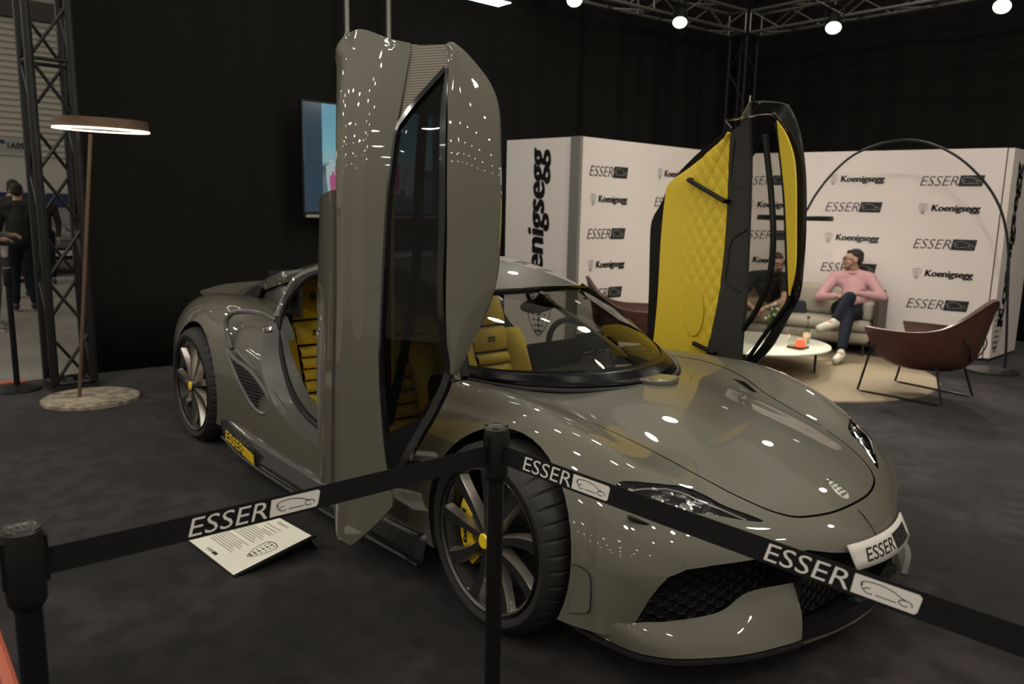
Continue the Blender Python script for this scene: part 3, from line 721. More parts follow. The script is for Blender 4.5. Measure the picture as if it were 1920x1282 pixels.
# ------------------------------------------------------------------ cabin
def slab(pts_front, th):  # closed polygon front (x,y,z) offset back
    n = len(pts_front); b = [(x-th, y, z) for x, y, z in pts_front]
    return list(pts_front)+b, [tuple(range(n)), tuple(range(2*n-1, n-1, -1))]+[(i, n+i, n+(i+1) % n, (i+1) % n) for i in range(n)]
def rollpad(w0, w1, z0, z1, x0, x1, th=.045):
    """one quilted roll of the backrest"""
    rows_ = []
    for k in range(9):
        a = math.pi*k/8; zz = z0+(z1-z0)*(.5-.5*math.cos(a)); xx = x0+(x1-x0)*(.5-.5*math.cos(a))+th*math.sin(a)**.6
        w = w0+(w1-w0)*(k/8)
        rows_.append([(xx-.012*abs(t)**4, w*t, zz) for t in np.linspace(-1, 1, 9)])
    return grid(rows_)
def seat(loc):
    S_ = empty('seat', loc, 0, CAR); S_['label'] = 'yellow quilted bucket seat'
    def lean(z): return -.02-.30*z
    sh = cr([(-.25, .02), (-.27, .25), (-.27, .45), (-.20, .55), (-.15, .64), (-.12, .79), (-.08, .83), (.08, .83), (.12, .79), (.15, .64), (.20, .55), (.27, .45), (.27, .25), (.25, .02)], 3)
    o = mk('seat_shell', slab([(lean(z), y, z) for y, z in sh], .06), BLACK, S_, True)
    zs = [.10, .175, .245, .315, .385]
    for k in range(4):
        mk('back_pad', rollpad(.125, .125, zs[k], zs[k+1]-.008, lean(zs[k])+.0, lean(zs[k+1])), YEL, S_)
    mk('back_pad', rollpad(.13, .14, .39, .535, lean(.39)+.0, lean(.535), .03), YEL, S_)
    hr = mk('headrest', rollpad(.15, .085, .545, .80, lean(.545), lean(.80), .05), YEL, S_)
    e = [(lean(.67)+.052, y*.028, .67+z*.055) for y, z in ((-.8, .6), (0, 1), (.8, .6), (.5, -.3), (0, -1), (-.5, -.3))]
    mk('headrest_emblem', (e, [tuple(range(6))]), PRINTGRY, hr, False)
    fl = [(lean(.463)+.034, y, .463+z) for y, z in ((-.028, -.018), (.028, -.018), (.028, .018), (-.028, .018))]
    fb = mk('flag_patch', (fl, [(0, 1, 2, 3)]), PRINTBLK, S_, False)
    mk('flag_cross', add(([(lean(.463)+.036, y, .463+z) for y, z in ((-.028, -.003), (.028, -.003), (.028, .003), (-.028, .003))], [(0, 1, 2, 3)]),
                         ([(lean(.463)+.036, y, .463+z) for y, z in ((-.009, -.018), (-.003, -.018), (-.003, .018), (-.009, .018))], [(0, 1, 2, 3)])), YEL, fb, False)
    for s in (-1, 1):
        P = []
        for z in np.linspace(.04, .52, 9):
            u = (z-.04)/.48; b = .095*math.sin(math.pi*min(1, .25+u*.75))**.7
            P.append([(lean(z)-.01, s*.265, z), (lean(z)+b, s*.262, z), (lean(z)+b+.012, s*.22, z), (lean(z)+b*.75, s*.165, z), (lean(z)+.005, s*.135, z)])
        mk('side_bolster', grid(P), YEL, S_)
    c = mk('cushion', grid([[(x, y, .06+.035*math.cos(y*5.5)+.05*max(0, x-.2)-.10*max(0, x-.42)) for y in np.linspace(-.19, .19, 9)] for x in np.linspace(-.03, .50, 10)]), YEL, S_); solid(c, .07, -1)
    for s in (-1, 1):
        mk('cushion_bolster', grid([[(x, s*.175, .07), (x, s*.20, .125+.02*math.sin(x*6)), (x, s*.25, .13+.02*math.sin(x*6)), (x, s*.275, .06), (x, s*.27, -.05)] for x in np.linspace(-.03, .50, 8)]), YEL, S_)
    return S_
for x, z in ((-1.48, .28), (-2.34, .275)):
    for y in (-.37, .37): seat((x, y, z))
fl = mk('cabin_floor', box(-2.7, -.3, -.72, .72, .225, .245), VOID, CAR, False)
mk('tunnel', box(-2.6, -.55, -.10, .10, .24, .47), BLACK, CAR); bevel(CAR.children[-1], .03, 3)
mk('rear_bulkhead', grid([[(-2.68, -.55, .25), (-2.68, .55, .25)], [(-2.76, -.55, 1.12), (-2.76, .55, 1.12)]]), VOID, CAR)
# dashboard
D = []
for y in np.linspace(-.66, .66, 23):
    bx = -.16-.52*max(0, abs(y)-.15)**1.35; hump = .035*math.exp(-((y-.36)/.18)**2)
    D.append([(bx-.02, y, .772), (bx-.14, y, .782), (bx-.30, y, .795+hump*.6), (bx-.40, y, .80+hump), (bx-.45, y, .78+hump), (bx-.46, y, .70), (bx-.42, y, .58)])
DASH = mk('dashboard', grid(bsurf(np.array(D), 40, 24)), mat('dash_suede', (.028, .027, .026), .75), CAR)
mk('dash_vent', xf(box(-.05, .05, -.22, .22, -.006, .006), T(-.36, -.22, .795)), BLACKG, DASH); bevel(DASH.children[-1], .005)
mk('centre_screen', xf(box(-.012, .012, -.16, .16, -.10, .10), T(-.66, 0, .80) @ RY(R(-22))), BLACKG, DASH); bevel(DASH.children[-1], .008)
SW_ = empty('steering_wheel', (-.90, .37, .79), 0, CAR); SW_.rotation_euler = (0, R(-24), 0)
rimp = [(0, .18*math.cos(a)*(1 if math.sin(a) > -.7 else .95), .165*max(math.sin(a), -.72)) for a in np.linspace(0, 2*math.pi, 40)]
mk('wheel_rim', tube(rimp, .017, 8, False), BLACK, SW_)
mk('wheel_hub', xf(lathe([(0, .035), (.05, .03), (.07, .0), (.06, -.05)], 20, 'X'), T(.0, 0, -.01)), BLACK, SW_)
for a in (R(180), R(0), R(270)):
    mk('wheel_spoke', xf(box(-.008, .008, .03, .17 if a != R(270) else .12, -.016, .016), RX(a)), BLACKG, SW_)
mk('wheel_screen', xf(box(-.004, .004, -.05, .05, -.028, .028), T(-.035, 0, .035)), DKMETAL, SW_)
mk('instrument_pod', xf(box(-.03, .03, -.13, .13, -.05, .05), T(-.73, .37, .855) @ RY(R(-15))), BLACK, CAR); bevel(CAR.children[-1], .02, 3)
MR = mk('interior_mirror', xf(lathe([(0, .015), (.7, .012), (1.0, 0), (.7, -.012), (0, -.015)], 24, 'X'), T(-.80, .0, 1.062) @ Matrix.Diagonal((1, .125, .038, 1))), BLACKG, CAR)
mk('mirror_stem', tube([(-.80, 0, 1.07), (-.77, 0, 1.13)], .018, 8), BLACK, MR)

# ------------------------------------------------------------------ doors, swung out and turned up on end
def g_out(x, z):
    """door skin: |y| as a function of x (vertical door, roof side forward)"""
    xs = [-1.05, -.97, -.85, -.70, -.50, -.35, -.20, 0.0, .12, .22, .32]; ys = [1.06, 1.115, 1.165, 1.185, 1.175, 1.13, 1.055, .965, .90, .83, .75]
    return float(np.interp(x, xs, ys))-.22*max(0.0, z-1.5)**2
def onskin(px, py, s, off=0.0):
    d = ray(px, py); lo = None
    ks = np.linspace(1.0, 7.0, 1200); pr = None
    for k in ks:
        p = CAM+d*k; fv = s*p[1]-(g_out(p[0], p[2])+off)
        if pr is not None and pr[1]*fv <= 0:
            a = pr[0]+(k-pr[0])*abs(pr[1])/(abs(pr[1])+abs(fv)+1e-12); return CAM+d*a
        pr = (k, fv)
    return CAM+d*2.5
def trace(pts, s, off=0.0): return np.array([onskin(a, b, s, off) for a, b in pts])
def resample(P, n):
    P = np.asarray(P, float); L_ = np.r_[0, np.cumsum(np.linalg.norm(np.diff(P, axis=0), axis=1))]
    return np.array([[np.interp(t, L_, P[:, k]) for k in range(P.shape[1])] for t in np.linspace(0, L_[-1], n)])
def panel(left, right, s, nr=40, nc=14, off=0.0, smooth=True):
    """surface between two traced edges, lying on the door skin"""
    A = trace(left, s, off); B = trace(right, s, off)
    if smooth: A, B = cr(A, 6), cr(B, 6)
    A, B = resample(A, nr), resample(B, nr); rows_ = []
    for a, b in zip(A, B):
        row = []
        for t in np.linspace(0, 1, nc):
            x, z = a[0]+(b[0]-a[0])*t, a[2]+(b[2]-a[2])*t
            row.append((x, s*(g_out(x, z)+off), z))
        rows_.append(row)
    return rows_
def smoothskin(rows_, it=3):
    P = np.array(rows_)
    for _ in range(it):
        Q = P.copy(); Q[:, 1:-1, 1] = (P[:, :-2, 1]+2*P[:, 1:-1, 1]+P[:, 2:, 1])/4; P = Q
    return P
STRIPE = mat('striped_trim', (.17, .145, .105), .35, 0, .5)
nt = STRIPE.node_tree; tc = nt.nodes.new('ShaderNodeTexCoord'); wv = nt.nodes.new('ShaderNodeTexWave'); wv.bands_direction = 'Z'; wv.inputs['Scale'].default_value = 34
rp = nt.nodes.new('ShaderNodeValToRGB'); rp.color_ramp.elements[0].color = (.07, .06, .05, 1); rp.color_ramp.elements[1].color = (.25, .21, .155, 1)
nt.links.new(tc.outputs['Object'], wv.inputs['Vector']); nt.links.new(wv.outputs['Color'], rp.inputs[0]); nt.links.new(rp.outputs[0], nt.nodes['Principled BSDF'].inputs['Base Color'])

DR = empty('door', (-.4, -1.15, .9), 0, CAR); DR['label'] = 'upright open door on the near side, grey outside'
def dpart(name, vf, m, door, th=0, offs=-1, sharp=40):
    v, f = vf; o_ = Vector(door.location)
    o = mk(name, ([tuple(Vector(p)-o_) for p in v], f), m, door, True, sharp)
    if th: solid(o, th, offs); resmooth(o, sharp)
    return o
A_l = [(671, 55), (653, 61), (639, 77), (630, 102), (627, 140), (627, 300), (628, 540), (626, 740), (624, 900), (628, 985), (645, 1017), (657, 1022)]
A_r = [(671, 55), (691, 58), (724, 70), (750, 79), (772, 84), (762, 147), (752, 203), (742, 256), (734, 311), (725, 393), (714, 621), (713, 702), (718, 783), (724, 848), (732, 905), (738, 944), (722, 966), (694, 994), (670, 1015), (657, 1022)]
# resample both edges by height so the rows stay level
def byheight(edge, zs):
    P = cr(edge, 6); z = P[:, 2]; i = np.argsort(z); return np.array([[np.interp(q, z[i], P[i, 0]), q] for q in zs])
TA_l, TA_r = trace(A_l, -1), trace(A_r, -1)
z1, z0 = TA_l[0][2]-.004, TA_l[-1][2]+.004
zs = z0+(z1-z0)*(.5-.5*np.cos(np.linspace(0, math.pi, 60)))
eL, eR = byheight(TA_l, zs), byheight(TA_r, zs)
rows_ = [[(a[0]+(b[0]-a[0])*t, -g_out(a[0]+(b[0]-a[0])*t, a[1]), a[1]) for t in np.linspace(0, 1, 26)] for a, b in zip(eL, eR)]
P = np.array(rows_)
u = np.linspace(0, 1, 26)
for k in range(60):                                        # soft styling crease and rolled edges
    P[k, :, 1] += -.010*np.exp(-((u-.28)/.12)**2)+.020*np.exp(-(u/.05)**2)
SKIN = dpart('door_skin', grid(P), PAINT, DR, .012, 0)
# inner shell return behind the skin
eo = cr(trace([(627, 356), (628, 540), (626, 740), (624, 905)], -1), 8)
ei = cr([at(604, 372, 'y', -1.075), at(600, 540, 'y', -1.065), at(598, 743, 'y', -1.06), at(606, 905, 'y', -1.075)], 8)
ret = [[tuple(b+(a-b)*t+np.array([0, -.010*math.sin(math.pi*t), 0])) for t in (0, .25, .5, .75, 1)] for a, b in zip(eo, ei)]
dpart('door_shell', grid(ret), PAINT, DR, .02, 0)
# window, quarter trim, roof piece
G_l = [(750, 236), (742, 256), (734, 311), (725, 393), (714, 621), (713, 702), (718, 783), (724, 848), (734, 907)]
G_r = [(838, 132), (836, 250), (836, 395), (832, 540), (838, 640), (848, 708), (824, 767), (790, 822), (740, 904)]
zz = None
TG_l, TG_r = trace(G_l, -1, -.006), trace(G_r, -1, -.006)
gl = [[tuple(a+(b-a)*t) for t in np.linspace(0, 1, 10)] for a, b in zip(resample(cr(TG_l, 5), 30), resample(cr(TG_r, 5), 30))]
WIN = dpart('door_window', grid(gl), PANED, DR, .004, 0)
def ribbon(px, w, s, off, th=.02):
    P = cr(trace(px, s, off), 5); n = len(P); v = []
    for i in range(n):
        t = P[min(i+1, n-1)]-P[max(i-1, 0)]; t = t/np.linalg.norm(t); nn = np.cross(t, [0, 1, 0]); nn /= np.linalg.norm(nn)
        v.append([tuple(P[i]-nn*w/2), tuple(P[i]+nn*w/2)])
    return grid(v)
fo = dpart('window_frame', ribbon([(838, 130), (834, 250), (833, 395), (829, 540), (834, 640), (842, 700), (815, 766), (790, 810), (765, 855), (738, 905)], .035, -1, -.002), BLACKG, DR, .02, 0)
dpart('window_frame', ribbon([(752, 230), (744, 256), (737, 311), (728, 393), (717, 621), (716, 702), (721, 783), (727, 848), (736, 905)], .018, -1, -.002), BLACKG, DR, .02, 0)
dpart('window_frame', ribbon([(752, 232), (775, 200), (805, 166), (838, 130)], .02, -1, -.002), BLACKG, DR, .02, 0)
dpart('window_frame', add(grid([[tuple(p) for p in trace([(738, 905), (760, 885)], -1, -.004)], [tuple(p) for p in trace([(724, 840), (790, 815)], -1, -.004)], [tuple(p) for p in trace([(722, 815), (812, 772)], -1, -.004)]])), BLACKG, DR, .012, 0)
bar = cr(trace([(800, 165), (788, 300), (783, 450), (775, 560), (762, 640), (745, 720), (730, 790)], -1, -.06), 5)
dpart('inner_bar', tube([tuple(p) for p in bar], .018, 8), BLACK, DR)
qt = trace([(774, 84), (790, 86), (842, 84), (842, 130), (800, 170), (751, 233)], -1, -.004)
dpart('quarter_trim', ([tuple(p) for p in qt], [tuple(range(6))]), STRIPE, DR, .012, 0)
D_l = [(844, 83), (843, 130), (843, 250), (842, 400), (840, 540), (842, 640), (853, 701)]
D_r = [(846, 83), (875, 103), (907, 138), (924, 164), (934, 197), (938, 250), (940, 360), (938, 443), (934, 505), (927, 542), (913, 581), (893, 629), (873, 670), (854, 702)]
TD_l, TD_r = trace(D_l, -1), trace(D_r, -1)
z1, z0 = TD_l[0][2]-.003, TD_l[-1][2]+.003
zs = z0+(z1-z0)*(.5-.5*np.cos(np.linspace(0, math.pi, 44)))
eL, eR = byheight(TD_l, zs), byheight(TD_r, zs)
rows_ = []
for a, b in zip(eL, eR):
    row = []
    for t in np.linspace(0, 1, 14):
        x = a[0]+(b[0]-a[0])*t
        row.append((x, -(g_out(x, a[1])+.012*math.sin(math.pi*t)), a[1]))
    rows_.append(row)
dpart('door_roof', grid(rows_), PAINT, DR, .022, -1 if False else 0)
# inside of the near door
il = [[(x, -(g_out(x, z)-.075), z) for x in np.linspace(-.84, -.45, 8)] for z in np.linspace(.70, 1.70, 14)]
dpart('door_card', grid(il), YELP, DR, .02, 0)
hng = mk('door_hinge', tube([tuple(Vector(p)-Vector(DR.location)) for p in ((-.35, -.90, .55), (-.45, -1.02, .56), (-.55, -1.12, .60))], .035, 10), DKMETAL, DR)

DL = empty('door', (-.4, 1.05, .9), 0, CAR); DL['label'] = 'upright open door on the far side showing its yellow quilted lining'
def dl(name, px, m, off=0.0, th=.01, smooth=False, quilt=False):
    """inner face panels of the far door, from their outline"""
    P = trace(px, 1, off); n = len(P)
    o = dpart(name, ([tuple(p) for p in P], [tuple(range(n))]), m, DL, th, 0)
    return o
# outer skin behind everything (painted, faces away) and its returned edge
Z1 = [(1412, 193), (1394, 222), (1362, 226), (1361, 243), (1309, 286), (1266, 331), (1240, 380), (1223, 410), (1219, 445), (1217, 535), (1214, 612), (1212, 690)]
Z2 = [(1412, 193), (1468, 194), (1481, 204), (1495, 234), (1504, 277), (1510, 342), (1510, 428), (1506, 492), (1498, 556), (1476, 599), (1450, 646), (1425, 676), (1400, 700)]
def strip(outer, inner, m, name, off0=0.0, off1=0.0, th=.02):
    A = resample(cr(trace(outer, 1, off0), 5), 40); B = resample(cr(trace(inner, 1, off1), 5), 40)
    return dpart(name, grid([[tuple(a+(b-a)*t) for t in (0, .33, .66, 1)] for a, b in zip(A, B)]), m, DL, th, 0)
strip([(1360, 226), (1361, 244), (1309, 287), (1266, 332), (1240, 381), (1223, 411), (1219, 446), (1217, 535), (1214, 612), (1212, 690)],
      [(1372, 240), (1371, 252), (1312, 304), (1272, 336), (1257, 352), (1248, 376), (1242, 449), (1236, 556), (1228, 627), (1222, 700)], BLACK, 'door_edge', .0, .01)
strip([(1412, 192), (1468, 194), (1481, 204), (1495, 234), (1504, 277), (1510, 342), (1510, 428), (1506, 492), (1498, 556), (1476, 599), (1450, 646), (1425, 676), (1400, 700)],
      [(1410, 216), (1446, 214), (1460, 220), (1475, 245), (1489, 290), (1494, 342), (1495, 428), (1492, 492), (1482, 556), (1462, 592), (1436, 638), (1408, 672), (1384, 698)], BLACKG, 'roof_edge', .02, .0)
strip([(1396, 221), (1412, 192), (1468, 193), (1480, 203), (1492, 225)], [(1392, 230), (1410, 218), (1448, 214), (1462, 222), (1478, 248)], PAINT, 'door_cap', .03, .0)
# quilted yellow lining: diamond relief
YL = [(1371, 249), (1296, 314), (1257, 342), (1247, 376), (1240, 449), (1234, 556), (1226, 640), (1222, 680)]
YR = [(1371, 250), (1370, 270), (1369, 299), (1365, 406), (1358, 492), (1347, 569), (1328, 655), (1322, 680)]
TL_, TR_ = trace(YL, 1, -.03), trace(YR, 1, -.03)
z1, z0 = TL_[0][2]-.002, TL_[-1][2]
NZ, NX = 150, 60
zs = np.linspace(z0, z1, NZ); eL, eR = byheight(TL_, zs), byheight(TR_, zs); rows_ = []
for a, b in zip(eL, eR):
    row = []
    for t in np.linspace(0, 1, NX):
        x, z = a[0]+(b[0]-a[0])*t, a[1]
        p_, q_ = (x*.9+z*.55)/.062, (x*.9-z*.55)/.062
        fade = 1/(1+math.exp(-((x+.72)+.25*(1.6-z)*0)*26))*(1/(1+math.exp(-(z-.85)*14))*.75+.25)
        rel = .0075*abs(math.sin(math.pi*p_))**.5*abs(math.sin(math.pi*q_))**.5*fade
        bulge = .02*math.sin(math.pi*t)
        row.append((x, g_out(x, z)-.03-bulge-rel, z))
    rows_.append(row)
LIN = dpart('door_lining', grid(rows_), YELP, DL, .015, 0, 60); LIN['label'] = 'yellow quilted lining'
hp_ = trace([(1291, 337), (1358, 377)], 1, -.09)
hd = dpart('pull_handle', tube([tuple(hp_[0]+[0, .05, .0]), tuple(hp_[0]), tuple(hp_[0]*.5+hp_[1]*.5), tuple(hp_[1]), tuple(hp_[1]+[0, .05, 0])], .014, 8), BLACK, DL)
dl('speaker_cover', [(1300+19*math.cos(a), 578+52*math.sin(a)) for a in np.linspace(0, 2*math.pi, 25)[:-1]], YEL, -.062, .004)
hp_ = trace([(1300, 643), (1340, 662)], 1, -.08)
dpart('lower_handle', tube([tuple(hp_[0]), tuple(hp_[1])], .014, 8), BLACK, DL)
strip([(1371, 249), (1370, 270), (1369, 299), (1365, 406), (1358, 492), (1347, 569), (1328, 655), (1320, 690)],
      [(1406, 222), (1408, 250), (1409, 296), (1405, 427), (1399, 556), (1392, 640), (1390, 668), (1386, 700)], mat('door_suede', (.035, .034, .032), .7), 'door_trim', -.03, -.03)
for px in ([(1378, 260), (1374, 300), (1373, 345), (1400, 355)], [(1400, 430), (1372, 452), (1364, 500), (1362, 530), (1390, 548)]):
    dpart('trim_seam', tube([tuple(p) for p in cr(trace(px, 1, -.046), 5)], .003, 5), VOID, DL)
dl('quarter_trim', [(1408, 222), (1446, 216), (1458, 224), (1432, 262), (1410, 294)], BLACKG, -.012, .012)
dpart('window_frame', tube([tuple(p) for p in cr(trace([(1455, 230), (1462, 270), (1473, 385), (1477, 513), (1479, 560), (1460, 592), (1430, 632), (1396, 682)], 1, -.02), 5)], .012, 8), BLACK, DL)
strip([(1457, 226), (1476, 256), (1491, 312), (1493, 427), (1491, 505), (1480, 553)], [(1458, 228), (1463, 277), (1472, 363), (1476, 440), (1478, 500), (1480, 554)], YELP, 'roof_lining', -.03, -.03, .008)
gl = trace([(1410, 296), (1455, 234), (1463, 277), (1473, 385), (1477, 513), (1480, 556), (1440, 622), (1392, 668), (1399, 556), (1405, 427)], 1, -.004)
dpart('door_window', ([tuple(p) for p in gl], [tuple(range(len(gl)))]), glass('clear_side_glass', (.72, .72, .70)), DL, .004, 0)
bar = cr(trace([(1434, 252), (1446, 363), (1450, 449), (1442, 522), (1420, 578), (1394, 617)], 1, -.07), 5)
dpart('inner_bar', tube([tuple(p) for p in bar], .016, 8), BLACK, DL)
lt = trace([(1366, 226), (1394, 221), (1410, 193)], 1, .0)
dpart('latch_strip', tube([tuple(p+[0, -.02, .0]) for p in lt], .008, 6), CHROME, DL)
dpart('latch_pin', tube([tuple(lt[2]+[0, -.02, 0]), tuple(lt[2]+[.0, -.02, .035])], .008, 6), CHROME, DL)
# ================================================================== LIGHTING TRUSSES AND FIXTURES
TRM = mat('truss_black', (.014, .013, .012), .4, .2)
TRA = mat('truss_alu', (.30, .28, .25), .35, .7)
def truss(name, p0, p1, w, label, cell=.5, m=TRM, r=.024, plates=True, cat='truss'):
    p0, p1 = Vector(p0), Vector(p1); L_ = (p1-p0).length; d = (p1-p0).normalized()
    up = Vector((0, 0, 1)) if abs(d.z) < .9 else Vector((1, 0, 0))
    s = d.cross(up).normalized(); u = s.cross(d)
    t = empty(name, p0); tag(t, label, cat)
    cs = [(s*a+u*b)*(w/2) for a, b in ((-1, -1), (1, -1), (1, 1), (-1, 1))]
    for c in cs: mk('chord', tube([tuple(c), tuple(c+d*L_)], r, 10), m, t)
    n = max(1, int(L_/cell)); base = {}
    for f in range(4):
        a, b = cs[f], cs[(f+1) % 4]
        for k in range(n):
            A, B = (a, b) if k % 2 else (b, a)
            q0, q1 = A+d*(L_*k/n), B+d*(L_*(k+1)/n)
            mk('brace', tube([tuple(q0), tuple(q1)], r*.42, 6), m, t)
        for k in (0, n//2, n):
            mk('rung', tube([tuple(a+d*(L_*k/n)), tuple(b+d*(L_*k/n))], r*.5, 6), m, t)
    return t
tl = truss('truss_tower', (-5.22, -1.235, .05), (-5.22, -1.235, 5.6), .29, 'black lattice truss tower at the left edge beside the ring lamp', .42, TRM, .034)
mk('base_plate', box(-.18, .18, -.18, .18, -.045, -.02), DKMETAL, tl, False)
for x in (-.125, .125):
    for y in (-.125, .125): mk('foot', lathe([(.03, -.03), (.05, -.02), (.05, 0), (.03, .03)], 12, caps=True), DKMETAL, tl); tl.children[-1].location = (x, y, .0)
truss('corner_truss', (-4.97, 8.05, .0), (-4.97, 8.05, 4.15), .29, 'black upright truss standing in the corner of the drapes', .45, TRM, .024)
truss('overhead_truss', (-5.30, 4.0, 4.35), (-4.97, 7.85, 4.35), .30, 'overhead truss running left of the corner', .45, TRA, .024)
truss('overhead_truss', (-4.78, 8.05, 4.35), (1.5, 8.05, 4.35), .30, 'overhead truss running right of the corner', .45, TRA, .024)
LENSM = mat('lamp_lens', (.9, .88, .8), .4, emit=(1, .95, .82), es=2.6)
def spot(px, py, depth, label, size=.16, target=(-.5, 0, .5), energy=60, angle=44):
    p = CAM+ray(px, py)*depth
    o = empty('stage_spot', tuple(p)); tag(o, label, 'spotlight', 'stage spotlights')
    q = (Vector(target)-Vector(p)).normalized(); M = q.to_track_quat('-Z', 'Y').to_matrix().to_4x4()
    h = mk('housing', xf(lathe([(0, .20), (size*.30, .19), (size*.40, .12), (size*.5, .0), (size*.52, -.05), (size*.47, -.05)], 24), M), BLACK, o)
    mk('lens', xf(lathe([(0, -.042), (size*.46, -.042)], 24), M), LENSM, o)
    for k in range(7):
        a = k*2*math.pi/6; rr = 0 if k == 6 else size*.3
        mk('lens_cell', xf(lathe([(0, -.05), (size*.10, -.047), (size*.12, -.043)], 10), M @ T(rr*math.cos(a), rr*math.sin(a), 0)), LENSM, o)
    mk('yoke', tube([(-size*.55, 0, .05), (-size*.6, 0, .2), (0, 0, .26), (size*.6, 0, .2), (size*.55, 0, .05)], .010, 6), BLACK, o)
    mk('clamp', tube([(0, 0, .24), (0, 0, .40)], .016, 6), DKMETAL, o)
    lamp('SPOT', 'stage_spot_light', tuple(Vector(p)+q*.09), energy, (1, .94, .82), size*.45, target, angle, .6)
spot(1275, 38, 10.2, 'spotlight hanging under the truss left of the corner', .20, (-3.5, 4.5, 1.7), 150)
spot(1563, 48, 9.6, 'spotlight hanging under the truss above the white backdrop', .20, (-1.4, 3.9, .0), 600)
spot(1880, 8, 8.8, 'spotlight at the top right edge of the view', .20, (-.5, 3.7, .0), 480, 38)
spot(1077, -4, 9.2, 'spotlight at the top edge left of the hanging truss', .20, (-1.6, 1.5, .4), 120)
# cool panel lamp hung at the very top
pc = at(912, 2, 'x', -4.9)
pn = mk('panel_lamp', xf(box(-.12, .12, -.27, .27, -.02, .02), T(pc[0], pc[1], pc[2]+.03)), DKMETAL, None); tag(pn, 'cool white panel lamp at the top edge of the view', 'lamp')
mk('diffuser', xf(box(-.11, .11, -.26, .26, -.024, -.019), T(pc[0], pc[1], pc[2]+.03)), mat('panel_light', (.8, .9, .9), .5, emit=(.75, .95, 1), es=5), pn, False)
mk('hanger', add(tube([(pc[0], pc[1]-.2, pc[2]+.05), (pc[0], pc[1]-.2, 7)], .006, 5), tube([(pc[0], pc[1]+.2, pc[2]+.05), (pc[0], pc[1]+.2, 7)], .006, 5)), DKMETAL, pn)

# ================================================================== SCREEN ON THE DRAPE
SX = -5.35
a = at(568, 198, 'x', SX); b = at(568, 397, 'x', SX); c = at(838, 213, 'x', SX)
y0, y1, z1, z0 = a[1], c[1], (a[2]+c[2])/2, b[2]
TV = empty('screen', (SX, (y0+y1)/2, z0)); tag(TV, 'large flat screen showing people under a blue sky, half behind the near door', 'screen')
hw2, hh = (y1-y0)/2, z1-z0
mk('casing', box(-.06, -.004, -hw2-.02, hw2+.02, -.02, hh+.02), BLACK, TV, False)
SCR = mat('screen_image', (0, 0, 0), .15, emit=(.3, .55, .65), es=.55)
nt = SCR.node_tree; b_ = nt.nodes['Principled BSDF']; tc = nt.nodes.new('ShaderNodeTexCoord'); sx = nt.nodes.new('ShaderNodeSeparateXYZ')
nt.links.new(tc.outputs['Generated'], sx.inputs[0]); rp = nt.nodes.new('ShaderNodeValToRGB'); el = rp.color_ramp.elements
el[0].position = 0; el[0].color = (.10, .17, .21, 1); el[1].position = 1; el[1].color = (.14, .42, .55, 1)
for ps, cc in ((.30, (.16, .24, .28)), (.42, (.07, .11, .11)), (.47, (.36, .58, .60)), (.62, (.25, .58, .68))):
    e = el.new(ps); e.color = (*cc, 1)
nt.links.new(sx.outputs['Z'], rp.inputs[0]); nt.links.new(rp.outputs[0], b_.inputs['Emission Color'])
scr = mk('display', box(-.004, 0, -hw2, hw2, 0, hh), SCR, TV, False)
DIMS = mat('screen_side', (0, 0, 0), .15, emit=(.025, .05, .075), es=.8)
mk('side_border', box(-.001, .003, -hw2, -hw2+.20, 0, hh), DIMS, scr, False); mk('side_border', box(-.001, .003, hw2-.20, hw2, 0, hh), DIMS, scr, False)
cols = [(.55, .10, .24), (.55, .68, .72), (.50, .62, .66), (.10, .35, .60), (.42, .55, .58), (.6, .12, .3)]
for k in range(26):
    yy = -hw2+.24+random.random()*(2*hw2-.5); hgt = hh*(.22+.13*random.random()); zb = hh*(.14+.10*random.random())
    m = mat('screen_figure_%d' % (k % 6), (0, 0, 0), .3, emit=cols[k % 6], es=.5)
    w_ = hgt*.16
    fig = [(-w_, hgt*.45), (-w_*1.1, hgt*.78), (-w_*.35, hgt*.84), (-w_*.4, hgt*.97), (w_*.4, hgt*.97), (w_*.35, hgt*.84), (w_*1.1, hgt*.78), (w_, hgt*.45), (w_*.7, 0), (w_*.1, 0), (0, hgt*.4), (-w_*.1, 0), (-w_*.7, 0)]
    mk('shown_figure', ([(.002+.0001*k, yy+p, zb+q) for p, q in fig], [tuple(range(13))]), m, scr, False)
mk('soundbar', box(-.03, .02, -hw2, hw2, -.055, -.025), SILVER, TV, False)
for px in (655, 733):
    q = at(px, 60, 'x', SX); mk('hanging_pole', tube([(0-.05, q[1]-TV.location.y, hh-.1), (-.05, q[1]-TV.location.y, 6-z0)], .03, 10), TRA, TV)

# ================================================================== PRINTED BACKDROP
HB = 2.29
def wallframe(p0, p1):
    p0, p1 = np.array(p0), np.array(p1); d = (p1-p0); L_ = np.linalg.norm(d); d = d/L_
    return p0, d, L_
def onwall(px, py, fr, off=0):
    p0, d, L_ = fr; nrm = np.array([d[1], -d[0]]); r_ = ray(px, py)
    k = np.dot(p0-CAM[:2], nrm)/np.dot(r_[:2], nrm); P = CAM+r_*k
    return np.dot(P[:2]-p0, d), P[2]
def place(vf, fr, u, z, off=.004):
    """XY print on a wall: X along the wall, Y up"""
    p0, d, L_ = fr; nrm = np.array([d[1], -d[0]]); v, f = vf
    return [(p0[0]+d[0]*(u+x)+nrm[0]*(off+w), p0[1]+d[1]*(u+x)+nrm[1]*(off+w), z+y) for x, y, w in v], f
def esser_logo(w, h):
    t = fit_box(text_mesh('ESSER', 1, .28, -.012, .001), w*.60, h); t = xf(t, T(-w*.20, 0, 0))
    bx_ = [(w*.10, -h*.56), (w*.47, -h*.56), (w*.50, h*.56), (w*.13, h*.56)]
    return t, ([(x, y, 0) for x, y in bx_], [(0, 1, 2, 3)]), xf(car_logo(w*.33, h*.85), T(w*.30, 0, .002))
